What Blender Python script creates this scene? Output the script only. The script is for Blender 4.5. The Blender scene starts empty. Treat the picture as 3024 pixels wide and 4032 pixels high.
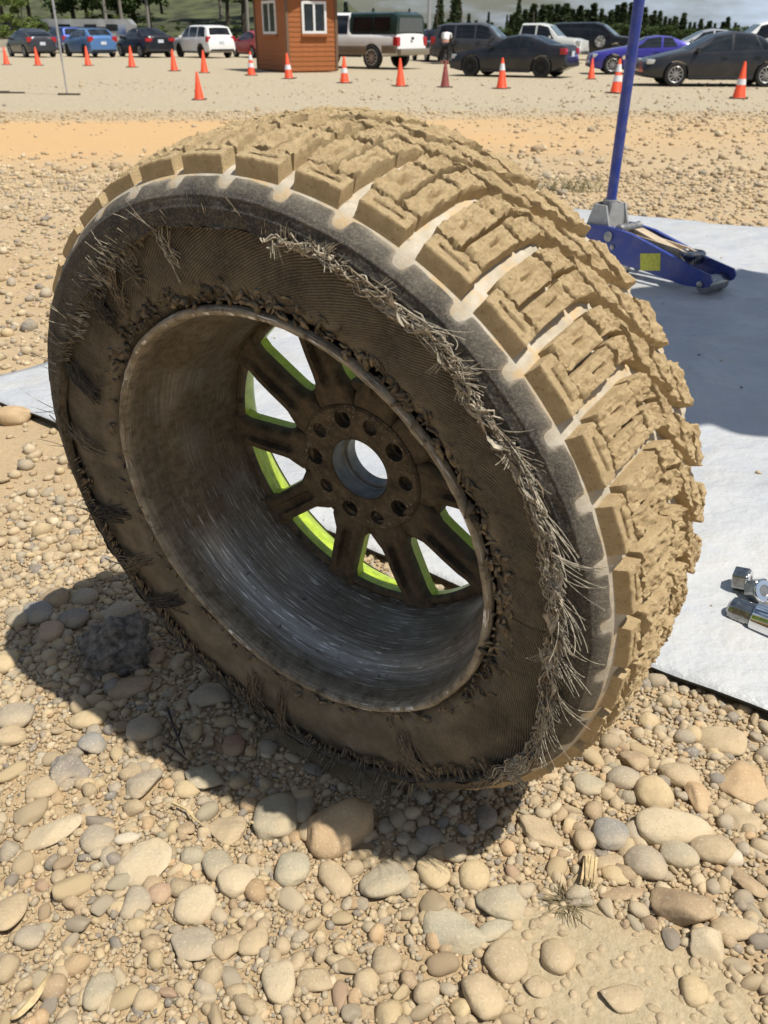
import bpy, bmesh, math, random, re
import numpy as np
from mathutils import Vector, Matrix

S = bpy.context.scene
COL = S.collection
rad = math.radians

# ------------------------------------------------------------------ camera
FPX, CX, CY, HOR = 3370.0, 1512.0, 2016.0, 128.0       # focal length and horizon of the photograph
PITCH = math.atan((CY - HOR) / FPX)
CAMH = 0.70
LOT = -0.75                                            # the parking lot lies lower than the gravel bank
cam_d = bpy.data.cameras.new('camera')
cam = bpy.data.objects.new('camera', cam_d)
COL.objects.link(cam)
cam.location = (0, 0, CAMH)
cam.rotation_euler = (math.pi / 2 - PITCH, 0, 0)
cam_d.sensor_fit = 'VERTICAL'
cam_d.sensor_height = 24.0
cam_d.sensor_width = 18.0
cam_d.lens = FPX / 4032 * 24.0
cam_d.clip_start = 0.02
cam_d.clip_end = 3000
cam_d.dof.use_dof = True
cam_d.dof.focus_distance = 0.86
cam_d.dof.aperture_fstop = 11.0
S.camera = cam

# ------------------------------------------------------------------ sky, sun, exposure
SUN_AZ, SUN_EL = rad(121), rad(65)                     # azimuth clockwise from +Y
world = bpy.data.worlds.new('World')
S.world = world
world.use_nodes = True
wn, wl = world.node_tree.nodes, world.node_tree.links
wn.clear()
w_out = wn.new('ShaderNodeOutputWorld')
w_bg = wn.new('ShaderNodeBackground')
w_sky = wn.new('ShaderNodeTexSky')
w_sky.sky_type = 'NISHITA'
w_sky.sun_disc = False
w_sky.sun_elevation = SUN_EL
w_sky.sun_rotation = SUN_AZ
w_sky.air_density = 1.0
w_sky.dust_density = 1.2
w_tc = wn.new('ShaderNodeTexCoord')
w_map = wn.new('ShaderNodeMapping')
w_map.inputs['Scale'].default_value = (2.2, 2.2, 9.0)
w_noise = wn.new('ShaderNodeTexNoise')
w_noise.inputs['Scale'].default_value = 1.6
w_noise.inputs['Detail'].default_value = 8
w_noise.inputs['Roughness'].default_value = 0.6
w_ramp = wn.new('ShaderNodeValToRGB')
w_ramp.color_ramp.elements[0].position = 0.46
w_ramp.color_ramp.elements[1].position = 0.72
w_mix = wn.new('ShaderNodeMix')
w_mix.data_type = 'RGBA'
wl.new(w_tc.outputs['Generated'], w_map.inputs['Vector'])
wl.new(w_map.outputs['Vector'], w_noise.inputs['Vector'])
wl.new(w_noise.outputs['Fac'], w_ramp.inputs['Fac'])
wl.new(w_ramp.outputs['Color'], w_mix.inputs['Factor'])
wl.new(w_sky.outputs['Color'], w_mix.inputs[6])
w_mix.inputs[7].default_value = (10.8, 12.9, 15.8, 1)     # sunlit cloud, in the units of the sky
wl.new(w_mix.outputs[2], w_bg.inputs['Color'])
w_bg.inputs['Strength'].default_value = 0.055
wl.new(w_bg.outputs['Background'], w_out.inputs['Surface'])

sun_d = bpy.data.lights.new('sun', 'SUN')
sun_d.energy = 5.0
sun_d.angle = rad(0.53)
sun_d.color = (1.0, 0.95, 0.86)
sun = bpy.data.objects.new('sun', sun_d)
COL.objects.link(sun)
SUN = Vector((math.sin(SUN_AZ) * math.cos(SUN_EL), math.cos(SUN_AZ) * math.cos(SUN_EL), math.sin(SUN_EL)))
sun.rotation_euler = SUN.to_track_quat('Z', 'Y').to_euler()
sun.location = SUN * 30

S.view_settings.view_transform = 'Standard'
S.view_settings.look = 'None'
S.view_settings.exposure = 0.20
S.view_settings.gamma = 1.0
S.render.engine = 'CYCLES'
S.cycles.max_bounces = 6
S.cycles.diffuse_bounces = 3
S.cycles.glossy_bounces = 3
S.cycles.use_denoising = True

# ------------------------------------------------------------------ helpers
rng = np.random.default_rng(11)
random.seed(5)
AV = np.array


def px_ground(px, py, z=0.0):
    px = np.asarray(px, float); py = np.asarray(py, float)
    a = (px - CX) / FPX; b = -(py - CY) / FPX
    c, s = math.cos(PITCH), math.sin(PITCH)
    d = np.stack([a, c + b * s, b * c - s], -1)
    t = (z - CAMH) / d[..., 2]
    return d * t[..., None] + AV([0, 0, CAMH])


def px_depth(px, py, y):
    """point seen at a pixel, at distance y in front of the camera"""
    a = (px - CX) / FPX; b = -(py - CY) / FPX
    c, s = math.cos(PITCH), math.sin(PITCH)
    d = AV([a, c + b * s, b * c - s])
    return d * (y / d[1]) + AV([0, 0, CAMH])


def _hash(ix, iy, iz):
    n = (ix * 73856093) ^ (iy * 19349663) ^ (iz * 83492791)
    n = (n ^ (n >> 13)) * 1274126177 & 0x7fffffff
    n = (n ^ (n >> 15)) * 668265263 & 0x7fffffff
    return ((n ^ (n >> 16)) & 0xffff) / 32767.5 - 1.0


def vnoise(p):
    p = np.asarray(p, float)
    i = np.floor(p).astype(np.int64); f = p - i
    f = f * f * (3 - 2 * f)
    x, y, z = i[..., 0], i[..., 1], i[..., 2]
    u, v, w = f[..., 0], f[..., 1], f[..., 2]
    def L(a, b, t): return a + (b - a) * t
    return L(L(L(_hash(x, y, z), _hash(x + 1, y, z), u), L(_hash(x, y + 1, z), _hash(x + 1, y + 1, z), u), v),
             L(L(_hash(x, y, z + 1), _hash(x + 1, y, z + 1), u), L(_hash(x, y + 1, z + 1), _hash(x + 1, y + 1, z + 1), u), v), w)


def fbm(p, octv=4, gain=0.5):
    p = np.asarray(p, float)
    r = 0; a = 1.0; s = 0
    for o in range(octv):
        r = r + a * vnoise(p * (2.03 ** o) + 17.3 * o); s += a; a *= gain
    return r / s


def sstep(a, b, x):
    t = np.clip((np.asarray(x, float) - a) / (b - a), 0, 1)
    return t * t * (3 - 2 * t)


def npmesh(name, V, F, smooth=True, tint=None, attrs=None):
    V = np.ascontiguousarray(V, dtype=np.float32); F = np.ascontiguousarray(F, dtype=np.int32)
    me = bpy.data.meshes.new(name)
    me.vertices.add(len(V)); me.vertices.foreach_set('co', V.ravel())
    k = F.shape[1]
    me.loops.add(F.size); me.loops.foreach_set('vertex_index', F.ravel())
    me.polygons.add(len(F)); me.polygons.foreach_set('loop_start', np.arange(0, F.size, k, dtype=np.int32))
    me.polygons.foreach_set('use_smooth', np.full(len(F), smooth))
    me.update(calc_edges=True)
    if tint is not None:
        c = np.ones((len(V), 4), np.float32); c[:, :3] = tint
        me.attributes.new('tint', 'FLOAT_COLOR', 'POINT').data.foreach_set('color', c.ravel())
    for k2, v in (attrs or {}).items():
        me.attributes.new(k2, 'FLOAT', 'POINT').data.foreach_set('value', np.ascontiguousarray(v, dtype=np.float32))
    return me


def link(name, me, mats=None, parent=None, loc=None, rot=None):
    o = bpy.data.objects.new(name, me)
    COL.objects.link(o)
    if mats is not None:
        for m in (mats if isinstance(mats, (list, tuple)) else [mats]):
            me.materials.append(m)
    if parent is not None: o.parent = parent
    if loc is not None: o.location = loc
    if rot is not None: o.rotation_euler = rot
    return o


def empty(name, label=None, cat=None, group=None, loc=(0, 0, 0), rotz=0.0):
    o = bpy.data.objects.new(name, None)
    COL.objects.link(o); o.location = loc; o.rotation_euler = (0, 0, rotz)
    o.empty_display_size = 0.1
    return tag(o, label, cat, group)


def tag(o, label=None, cat=None, group=None, kind=None):
    if label: o['label'] = label
    if cat: o['category'] = cat
    if group: o['group'] = group
    if kind: o['kind'] = kind
    return o


class MB:
    """collects simple shapes into one mesh"""
    def __init__(s): s.v = []; s.f = []; s.m = []
    def add(s, V, F, mi=0):
        b = len(s.v); s.v += [tuple(map(float, p)) for p in V]
        s.f += [tuple(int(i) + b for i in q) for q in F]; s.m += [mi] * len(F)
        return s
    def box(s, c, d, rot=None, mi=0, bev=0.0):
        hx, hy, hz = d[0] / 2, d[1] / 2, d[2] / 2
        if bev <= 0:
            V = AV([(x, y, z) for x in (-hx, hx) for y in (-hy, hy) for z in (-hz, hz)])
            F = [(0, 1, 3, 2), (4, 6, 7, 5), (0, 4, 5, 1), (2, 3, 7, 6), (0, 2, 6, 4), (1, 5, 7, 3)]
        else:
            bm = bmesh.new(); bmesh.ops.create_cube(bm, size=1.0)
            bmesh.ops.scale(bm, vec=d, verts=bm.verts)
            bmesh.ops.bevel(bm, geom=bm.edges[:], offset=bev, segments=2, affect='EDGES', profile=0.6)
            bm.verts.index_update()
            V = AV([v.co[:] for v in bm.verts]); F = [[v.index for v in f.verts] for f in bm.faces]; bm.free()
        if rot is not None: V = V @ np.asarray(rot).T
        return s.add(V + AV(c, float), F, mi)
    def tube(s, pts, r, n=8, mi=0, cap=True):
        pts = [AV(p, float) for p in pts]; N = len(pts)
        rr = r if hasattr(r, '__len__') else [r] * N
        V = []; prev = None
        for i, p in enumerate(pts):
            t = pts[min(i + 1, N - 1)] - pts[max(i - 1, 0)]; t = t / (np.linalg.norm(t) + 1e-12)
            a = prev if prev is not None else (AV([0, 0, 1.]) if abs(t[2]) < .9 else AV([1., 0, 0]))
            a = a - t * (a @ t); a = a / (np.linalg.norm(a) + 1e-12); b = np.cross(t, a); prev = a
            for k in range(n):
                w = 2 * math.pi * k / n
                V.append(p + rr[i] * (math.cos(w) * a + math.sin(w) * b))
        F = [(i * n + k, i * n + (k + 1) % n, (i + 1) * n + (k + 1) % n, (i + 1) * n + k) for i in range(N - 1) for k in range(n)]
        if cap: F += [tuple(range(n))[::-1], tuple(range((N - 1) * n, N * n))]
        return s.add(V, F, mi)
    def lathe(s, prof, n=32, axis='z', c=(0, 0, 0), mi=0, closed=False):
        V = []; N = len(prof)
        for r, z in prof:
            for k in range(n):
                w = 2 * math.pi * k / n; x, y = r * math.cos(w), r * math.sin(w)
                V.append({'z': (x, y, z), 'y': (x, z, y), 'x': (z, x, y)}[axis])
        F = []
        for i in range(N if closed else N - 1):
            j = (i + 1) % N
            F += [(i * n + k, i * n + (k + 1) % n, j * n + (k + 1) % n, j * n + k) for k in range(n)]
        return s.add(AV(V) + AV(c, float), F, mi)
    def prism(s, poly, z0, z1, axis='z', mi=0, c=(0, 0, 0)):
        n = len(poly)
        m = {'z': lambda a, b, z: (a, b, z), 'y': lambda a, b, z: (a, z, b), 'x': lambda a, b, z: (z, a, b)}[axis]
        V = AV([m(a, b, z0) for a, b in poly] + [m(a, b, z1) for a, b in poly])
        F = [tuple(range(n))[::-1], tuple(range(n, 2 * n))] + [(i, (i + 1) % n, n + (i + 1) % n, n + i) for i in range(n)]
        return s.add(V + AV(c, float), F, mi)
    def mesh(s, name, smooth=False, sharp=40, recalc=True):
        me = bpy.data.meshes.new(name)
        me.from_pydata(s.v, [], s.f)
        for p, mi in zip(me.polygons, s.m): p.material_index = mi
        if recalc:
            bm = bmesh.new(); bm.from_mesh(me)
            bmesh.ops.recalc_face_normals(bm, faces=bm.faces[:]); bm.to_mesh(me); bm.free()
        if smooth:
            me.polygons.foreach_set('use_smooth', np.ones(len(me.polygons), bool))
            me.set_sharp_from_angle(angle=rad(sharp))
        me.update()
        return me
    def build(s, name, mats, parent=None, smooth=False, sharp=40, loc=None, rot=None):
        return link(name, s.mesh(name, smooth, sharp), mats, parent, loc, rot)


def bool_cut(o, cutters, op='DIFFERENCE'):
    """cut meshes (MB) out of an object and keep the evaluated result"""
    tmp = []
    for c in cutters:
        k = link('cutter', c.mesh('cutter')); tmp.append(k)
        m = o.modifiers.new('b', 'BOOLEAN'); m.operation = op; m.object = k; m.solver = 'EXACT'
    dg = bpy.context.evaluated_depsgraph_get(); dg.update()
    me = bpy.data.meshes.new_from_object(o.evaluated_get(dg))
    o.modifiers.clear(); old = o.data; o.data = me
    bpy.data.meshes.remove(old)
    for k in tmp:
        d = k.data; bpy.data.objects.remove(k); bpy.data.meshes.remove(d)
    return o


def rotz(a):
    c, s = math.cos(a), math.sin(a)
    return AV([[c, -s, 0], [s, c, 0], [0, 0, 1.]])


# ------------------------------------------------------------------ materials
class NT:
    def __init__(s, name):
        s.mat = bpy.data.materials.new(name); s.mat.use_nodes = True
        s.t = s.mat.node_tree; s.b = s.t.nodes['Principled BSDF']
        s.tc = s.t.nodes.new('ShaderNodeTexCoord')
    def n(s, typ, **kw):
        nd = s.t.nodes.new(typ)
        for k, v in kw.items(): s.set(nd, k, v)
        return nd
    def set(s, nd, k, v):
        if hasattr(v, 'is_output'): s.t.links.new(v, nd.inputs[k])
        elif k in nd.inputs: nd.inputs[k].default_value = v
        else: setattr(nd, k, v)
    def link(s, a, b): s.t.links.new(a, b)
    def noise(s, scale, detail=4, rough=0.55, vec=None, out='Fac'):
        nd = s.n('ShaderNodeTexNoise', Scale=scale, Detail=detail, Roughness=rough)
        s.link(vec if vec is not None else s.tc.outputs['Object'], nd.inputs['Vector'])
        return nd.outputs[out]
    def ramp(s, fac, a, b):
        nd = s.n('ShaderNodeMapRange'); s.link(fac, nd.inputs['Value'])
        nd.inputs['From Min'].default_value = a; nd.inputs['From Max'].default_value = b
        return nd.outputs['Result']
    def mix(s, fac, a, b, typ='MIX'):
        nd = s.t.nodes.new('ShaderNodeMix'); nd.data_type = 'RGBA'; nd.blend_type = typ
        for i, v in ((0, fac), (6, a), (7, b)):
            if hasattr(v, 'is_output'): s.link(v, nd.inputs[i])
            elif i == 0: nd.inputs[0].default_value = v
            else: nd.inputs[i].default_value = (*v[:3], 1)
        return nd.outputs[2]
    def math(s, op, a, b=0.0):
        nd = s.t.nodes.new('ShaderNodeMath'); nd.operation = op
        for i, v in ((0, a), (1, b)):
            if hasattr(v, 'is_output'): s.link(v, nd.inputs[i])
            else: nd.inputs[i].default_value = v
        return nd.outputs[0]
    def bump(s, h, strength=0.5, dist=0.01):
        nd = s.n('ShaderNodeBump', Strength=strength, Distance=dist)
        s.link(h, nd.inputs['Height']); s.link(nd.outputs['Normal'], s.b.inputs['Normal'])
    def attr(s, name, out='Fac'):
        nd = s.t.nodes.new('ShaderNodeAttribute'); nd.attribute_name = name
        return nd.outputs[out]
    def done(s, color=None, rough=0.8, metal=0.0, spec=0.5, coat=0.0):
        def put(k, v):
            if hasattr(v, 'is_output'): s.link(v, s.b.inputs[k])
            elif k == 'Base Color': s.b.inputs[k].default_value = (*v[:3], 1)
            else: s.b.inputs[k].default_value = v
        if color is not None: put('Base Color', color)
        put('Roughness', rough); put('Metallic', metal); put('Specular IOR Level', spec)
        if coat: put('Coat Weight', coat); s.b.inputs['Coat Roughness'].default_value = 0.06
        return s.mat


def plain(name, col, rough=0.6, metal=0.0, spec=0.5, coat=0.0, var=0.12, scale=20.0, bump=0.0, bscale=60.0, bdist=0.004):
    t = NT(name)
    c2 = tuple(max(0, x * (1 - 2 * var)) for x in col)
    c = t.mix(t.ramp(t.noise(scale, 4), 0.35, 0.65), c2, col)
    if bump: t.bump(t.noise(bscale, 4), bump, bdist)
    return t.done(c, rough, metal, spec, coat)


def mat_stone():
    t = NT('stone')
    base = t.attr('tint', 'Color')
    n1 = t.ramp(t.noise(55, 5, 0.65), 0.3, 0.72)
    c = t.mix(n1, t.mix(0.3, base, (0.10, 0.08, 0.06)), base)
    sp = t.ramp(t.noise(420, 3, 0.6), 0.58, 0.66)
    c = t.mix(t.math('MULTIPLY', sp, 0.42), c, (0.66, 0.58, 0.46))
    dk = t.ramp(t.noise(330, 4, 0.7), 0.42, 0.32)
    c = t.mix(t.math('MULTIPLY', dk, 0.5), c, (0.16, 0.12, 0.075))
    dust = t.ramp(t.noise(24, 4, 0.6), 0.42, 0.66)
    c = t.mix(t.math('ADD', t.math('MULTIPLY', dust, 0.40), 0.16), c, (0.50, 0.385, 0.235))
    t.bump(t.noise(240, 8, 0.75), 0.6, 0.0022)
    return t.done(c, 0.9, 0, 0.2)


def mat_ground():
    t = NT('dirt')
    P = t.tc.outputs['Object']
    big = t.ramp(t.noise(0.55, 5, 0.6), 0.38, 0.62)
    mid = t.ramp(t.noise(9, 5, 0.65), 0.35, 0.65)
    fine = t.ramp(t.noise(140, 4, 0.7), 0.35, 0.65)
    c = t.mix(big, (0.42, 0.30, 0.165), (0.47, 0.36, 0.225))
    c = t.mix(t.math('MULTIPLY', mid, 0.5), c, (0.33, 0.245, 0.15))
    c = t.mix(t.math('MULTIPLY', fine, 0.5), c, (0.56, 0.44, 0.285))
    grit = t.ramp(t.noise(380, 3, 0.7), 0.44, 0.33)
    c = t.mix(t.math('MULTIPLY', grit, 0.6), c, (0.19, 0.135, 0.08))
    c = t.mix(t.attr('clay'), c, t.mix(fine, (0.40, 0.325, 0.205), (0.49, 0.405, 0.27)))
    # orange, rolled track and red sand carry their own colour as a mask on the sheet
    c = t.mix(t.attr('sand'), c, t.mix(mid, (0.55, 0.35, 0.165), (0.50, 0.335, 0.175)))
    c = t.mix(t.attr('lot'), c, t.mix(mid, (0.34, 0.285, 0.20), (0.45, 0.385, 0.275)))
    # scattered pebbles too far away to build
    vo = t.n('ShaderNodeTexVoronoi', Scale=34.0, Randomness=1.0); t.link(P, vo.inputs['Vector'])
    pe = t.ramp(vo.outputs['Distance'], 0.42, 0.18)
    keep = t.ramp(t.noise(5, 3), 0.38, 0.56)
    pf = t.math('MULTIPLY', t.math('MULTIPLY', pe, keep), t.attr('far'))
    pc = t.mix(0.45, vo.outputs['Color'], (0.55, 0.43, 0.27))
    pc = t.mix(0.72, pc, (0.52, 0.41, 0.27))
    c = t.mix(t.math('MULTIPLY', pf, 0.6), c, pc)
    h = t.math('ADD', t.math('MULTIPLY', t.noise(90, 6, 0.75), 0.6), t.math('MULTIPLY', pf, 1.2))
    t.bump(h, 0.7, 0.012)
    return t.done(c, 0.95, 0, 0.15)


def mat_mud(name, a, b, rough=0.92, bump=0.9):
    t = NT(name)
    n1 = t.ramp(t.noise(70, 6, 0.7), 0.32, 0.68)
    c = t.mix(n1, a, b)
    pores = t.ramp(t.noise(420, 4, 0.7), 0.43, 0.30)
    c = t.mix(t.math('MULTIPLY', pores, 0.75), c, (0.24, 0.165, 0.085))
    lite = t.ramp(t.noise(260, 4, 0.7), 0.58, 0.72)
    c = t.mix(t.math('MULTIPLY', lite, 0.5), c, (0.74, 0.60, 0.38))
    t.bump(t.noise(420, 8, 0.85), bump, 0.0036)
    return t.done(c, rough, 0, 0.15)


def mat_groove():
    t = NT('dusty_groove')
    n1 = t.ramp(t.noise(60, 5, 0.65), 0.35, 0.65)
    c = t.mix(n1, (0.37, 0.325, 0.25), (0.50, 0.455, 0.375))
    n2 = t.ramp(t.noise(38, 6, 0.7), 0.48, 0.62)
    c = t.mix(t.math('MULTIPLY', n2, 0.85), c, (0.50, 0.36, 0.19))
    t.bump(t.noise(300, 6, 0.7), 0.3, 0.002)
    return t.done(c, 0.8, 0, 0.25)


def mat_sidewall():
    t = NT('dusty_rubber')
    d = t.attr('dust')
    n1 = t.ramp(t.noise(60, 6, 0.7), 0.42, 0.62)
    n2 = t.ramp(t.noise(520, 5, 0.8), 0.48, 0.60)
    f = t.math('ADD', t.math('MULTIPLY', n1, 0.10), t.math('MULTIPLY', n2, 0.30))
    c = t.mix(f, (0.028, 0.028, 0.029), (0.34, 0.29, 0.21))
    c = t.mix(d, c, t.mix(n1, (0.50, 0.42, 0.30), (0.62, 0.55, 0.44)))
    c = t.mix(t.attr('mud'), c, t.mix(n1, (0.125, 0.102, 0.068), (0.21, 0.170, 0.112)))
    t.bump(t.math('ADD', t.noise(420, 7, 0.8), t.math('MULTIPLY', t.noise(70, 5, 0.7), 1.5)), 0.8, 0.0024)
    return t.done(c, 0.72, 0, 0.35)


def mat_ply():
    t = NT('cord_ply')
    cord = t.attr('cord')                       # runs across the cords, one unit per cord
    w = t.math('SINE', t.math('MULTIPLY', t.math('ADD', cord, t.math('MULTIPLY', t.noise(26, 4), 3.0)), 2 * math.pi))
    n1 = t.ramp(t.noise(34, 6, 0.7), 0.38, 0.64)
    n2 = t.ramp(t.noise(300, 4, 0.7), 0.35, 0.65)
    c = t.mix(n1, (0.066, 0.058, 0.047), (0.165, 0.142, 0.108))
    c = t.mix(t.math('MULTIPLY', n2, 0.4), c, (0.27, 0.22, 0.15))
    c = t.mix(t.math('MULTIPLY', t.math('MULTIPLY', t.ramp(w, -0.2, -0.95), 0.7), t.math('SUBTRACT', 1.0, t.attr('mud'))), c, (0.035, 0.03, 0.024))
    c = t.mix(t.attr('mud'), c, t.mix(n1, (0.120, 0.102, 0.074), (0.20, 0.170, 0.125)))
    spot = t.ramp(t.noise(26, 5, 0.7), 0.66, 0.72)
    c = t.mix(t.math('MULTIPLY', spot, 0.85), c, (0.022, 0.019, 0.016))
    h = t.math('ADD', t.math('MULTIPLY', t.math('MULTIPLY', w, t.math('SUBTRACT', 1.0, t.attr('mud'))), 0.5), t.math('MULTIPLY', t.noise(260, 6, 0.75), 1.1))
    t.bump(h, 0.8, 0.0016)
    return t.done(c, 0.85, 0, 0.25)


def mat_barrel():
    t = NT('scraped_barrel_metal')
    # scratches run round the barrel: noise stretched in the direction of turning (attributes ang and ax)
    cm = t.n('ShaderNodeCombineXYZ')
    t.link(t.math('MULTIPLY', t.attr('ang'), 0.55), cm.inputs[0]); t.link(t.math('MULTIPLY', t.attr('ax'), 520.0), cm.inputs[1])
    sc = t.noise(1.0, 5, 0.65, vec=cm.outputs[0])
    cm2 = t.n('ShaderNodeCombineXYZ')
    t.link(t.math('MULTIPLY', t.attr('ang'), 1.9), cm2.inputs[0]); t.link(t.math('MULTIPLY', t.attr('ax'), 800.0), cm2.inputs[1])
    sc2 = t.noise(1.0, 3, 0.6, vec=cm2.outputs[0])
    mud = t.noise(22, 6, 0.65)
    m = t.ramp(t.math('ADD', t.math('MULTIPLY', mud, 0.75), t.math('MULTIPLY', t.attr('mud'), 0.62)), 0.46, 0.78)
    metal_c = t.mix(t.ramp(sc, 0.38, 0.62), (0.17, 0.160, 0.135), (0.34, 0.33, 0.31))
    mud_c = t.mix(t.ramp(t.noise(120, 5, 0.7), 0.35, 0.65), (0.075, 0.061, 0.042), (0.150, 0.122, 0.083))
    c = t.mix(m, metal_c, mud_c)
    c = t.mix(t.math('MULTIPLY', t.attr('lip'), t.ramp(t.noise(60, 5, 0.7), 0.3, 0.6)), c, t.mix(t.ramp(sc, 0.35, 0.65), (0.20, 0.165, 0.115), (0.40, 0.355, 0.28)))
    bright = t.math('MULTIPLY', t.ramp(sc2, 0.585, 0.66), t.attr('scrape'))
    c = t.mix(bright, c, (0.75, 0.74, 0.72))
    dark = t.ramp(t.noise(90, 5, 0.75), 0.62, 0.70)
    c = t.mix(t.math('MULTIPLY', dark, 0.75), c, (0.018, 0.015, 0.012))
    r = t.math('SUBTRACT', 0.80, t.math('MULTIPLY', t.math('SUBTRACT', 1.0, m), 0.40))
    me = t.math('MULTIPLY', t.math('SUBTRACT', 1.0, m), 0.55)
    t.bump(t.math('ADD', sc, t.math('MULTIPLY', t.noise(160, 6, 0.7), 0.8)), 0.5, 0.0012)
    return t.done(c, r, me, 0.4)


def mat_castdirt():
    t = NT('dirt_caked_casting')
    n1 = t.ramp(t.noise(55, 6, 0.7), 0.35, 0.65)
    c = t.mix(n1, (0.045, 0.035, 0.024), (0.125, 0.097, 0.062))
    n2 = t.ramp(t.noise(38, 5, 0.7), 0.60, 0.70)
    c = t.mix(n2, c, (0.018, 0.015, 0.012))
    n3 = t.math('MULTIPLY', t.ramp(t.noise(300, 5, 0.8), 0.56, 0.66), t.attr('chip'))
    c = t.mix(n3, c, (0.36, 0.31, 0.26))
    t.bump(t.noise(240, 6, 0.75), 0.55, 0.0015)
    return t.done(c, 0.8, 0.05, 0.3)


def mat_tarp():
    t = NT('silver_tarp')
    n1 = t.ramp(t.noise(3.0, 5, 0.6), 0.35, 0.65)
    n2 = t.ramp(t.noise(14, 5, 0.6), 0.35, 0.7)
    c = t.mix(n1, (0.38, 0.40, 0.435), (0.47, 0.475, 0.475))
    c = t.mix(t.math('MULTIPLY', n2, 0.35), c, (0.56, 0.555, 0.54))
    bl = t.ramp(t.noise(5, 4, 0.65), 0.55, 0.7)
    c = t.mix(t.math('MULTIPLY', bl, 0.5), c, (0.36, 0.40, 0.47))
    sm = t.ramp(t.noise(7, 5, 0.7), 0.52, 0.72)
    c = t.mix(t.math('MULTIPLY', sm, 0.5), c, (0.40, 0.37, 0.32))
    dr = t.ramp(t.noise(26, 2, 0.5), 0.755, 0.775)
    c = t.mix(t.math('MULTIPLY', dr, 0.7), c, (0.2, 0.16, 0.11))
    h = t.math('ADD', t.math('MULTIPLY', t.noise(14, 6, 0.6), 1.2), t.math('MULTIPLY', t.noise(60, 3, 0.5), 0.06))
    t.bump(h, 0.40, 0.03)
    return t.done(c, 0.38, 0.0, 0.5)


def mat_foliage(name, a, b, c2):
    t = NT(name)
    oi = t.n('ShaderNodeObjectInfo')
    n1 = t.ramp(t.noise(1.1, 3), 0.35, 0.65)
    n2 = t.ramp(t.noise(9, 2), 0.4, 0.6)
    c = t.mix(n1, a, b)
    c = t.mix(t.math('MULTIPLY', n2, 0.5), c, c2)
    c = t.mix(t.math('MULTIPLY', oi.outputs['Random'], 0.35), c, a)
    return t.done(c, 0.75, 0, 0.2)


def mat_jack():
    t = NT('jack_blue_paint')
    d = t.ramp(t.noise(18, 5, 0.7), 0.45, 0.75)
    c = t.mix(t.math('MULTIPLY', d, 0.22), (0.016, 0.040, 0.25), (0.34, 0.28, 0.20))
    ch = t.ramp(t.noise(70, 5, 0.75), 0.66, 0.70)
    c = t.mix(t.math('MULTIPLY', ch, 0.8), c, (0.10, 0.095, 0.09))
    return t.done(c, 0.42, 0.05, 0.5, coat=0.25)


def mat_wood(name, a, b, sc=3.0):
    t = NT(name)
    mp = t.n('ShaderNodeMapping'); mp.inputs['Scale'].default_value = (sc, sc, sc * 14)
    t.link(t.tc.outputs['Object'], mp.inputs['Vector'])
    n1 = t.ramp(t.noise(1.5, 5, 0.6, vec=mp.outputs[0]), 0.3, 0.7)
    oi = t.n('ShaderNodeObjectInfo')
    c = t.mix(n1, a, b)
    c = t.mix(t.math('MULTIPLY', oi.outputs['Random'], 0.4), c, tuple(x * 0.72 for x in b))
    t.bump(n1, 0.3, 0.01)
    return t.done(c, 0.7, 0, 0.3)


def paint(name, col, metal=0.35):
    t = NT(name)
    dust = t.ramp(t.noise(2.2, 4), 0.45, 0.75)
    c = t.mix(t.math('MULTIPLY', dust, 0.07), col, (0.38, 0.31, 0.22))
    return t.done(c, 0.30, metal, 0.4, coat=0.5)


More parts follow.
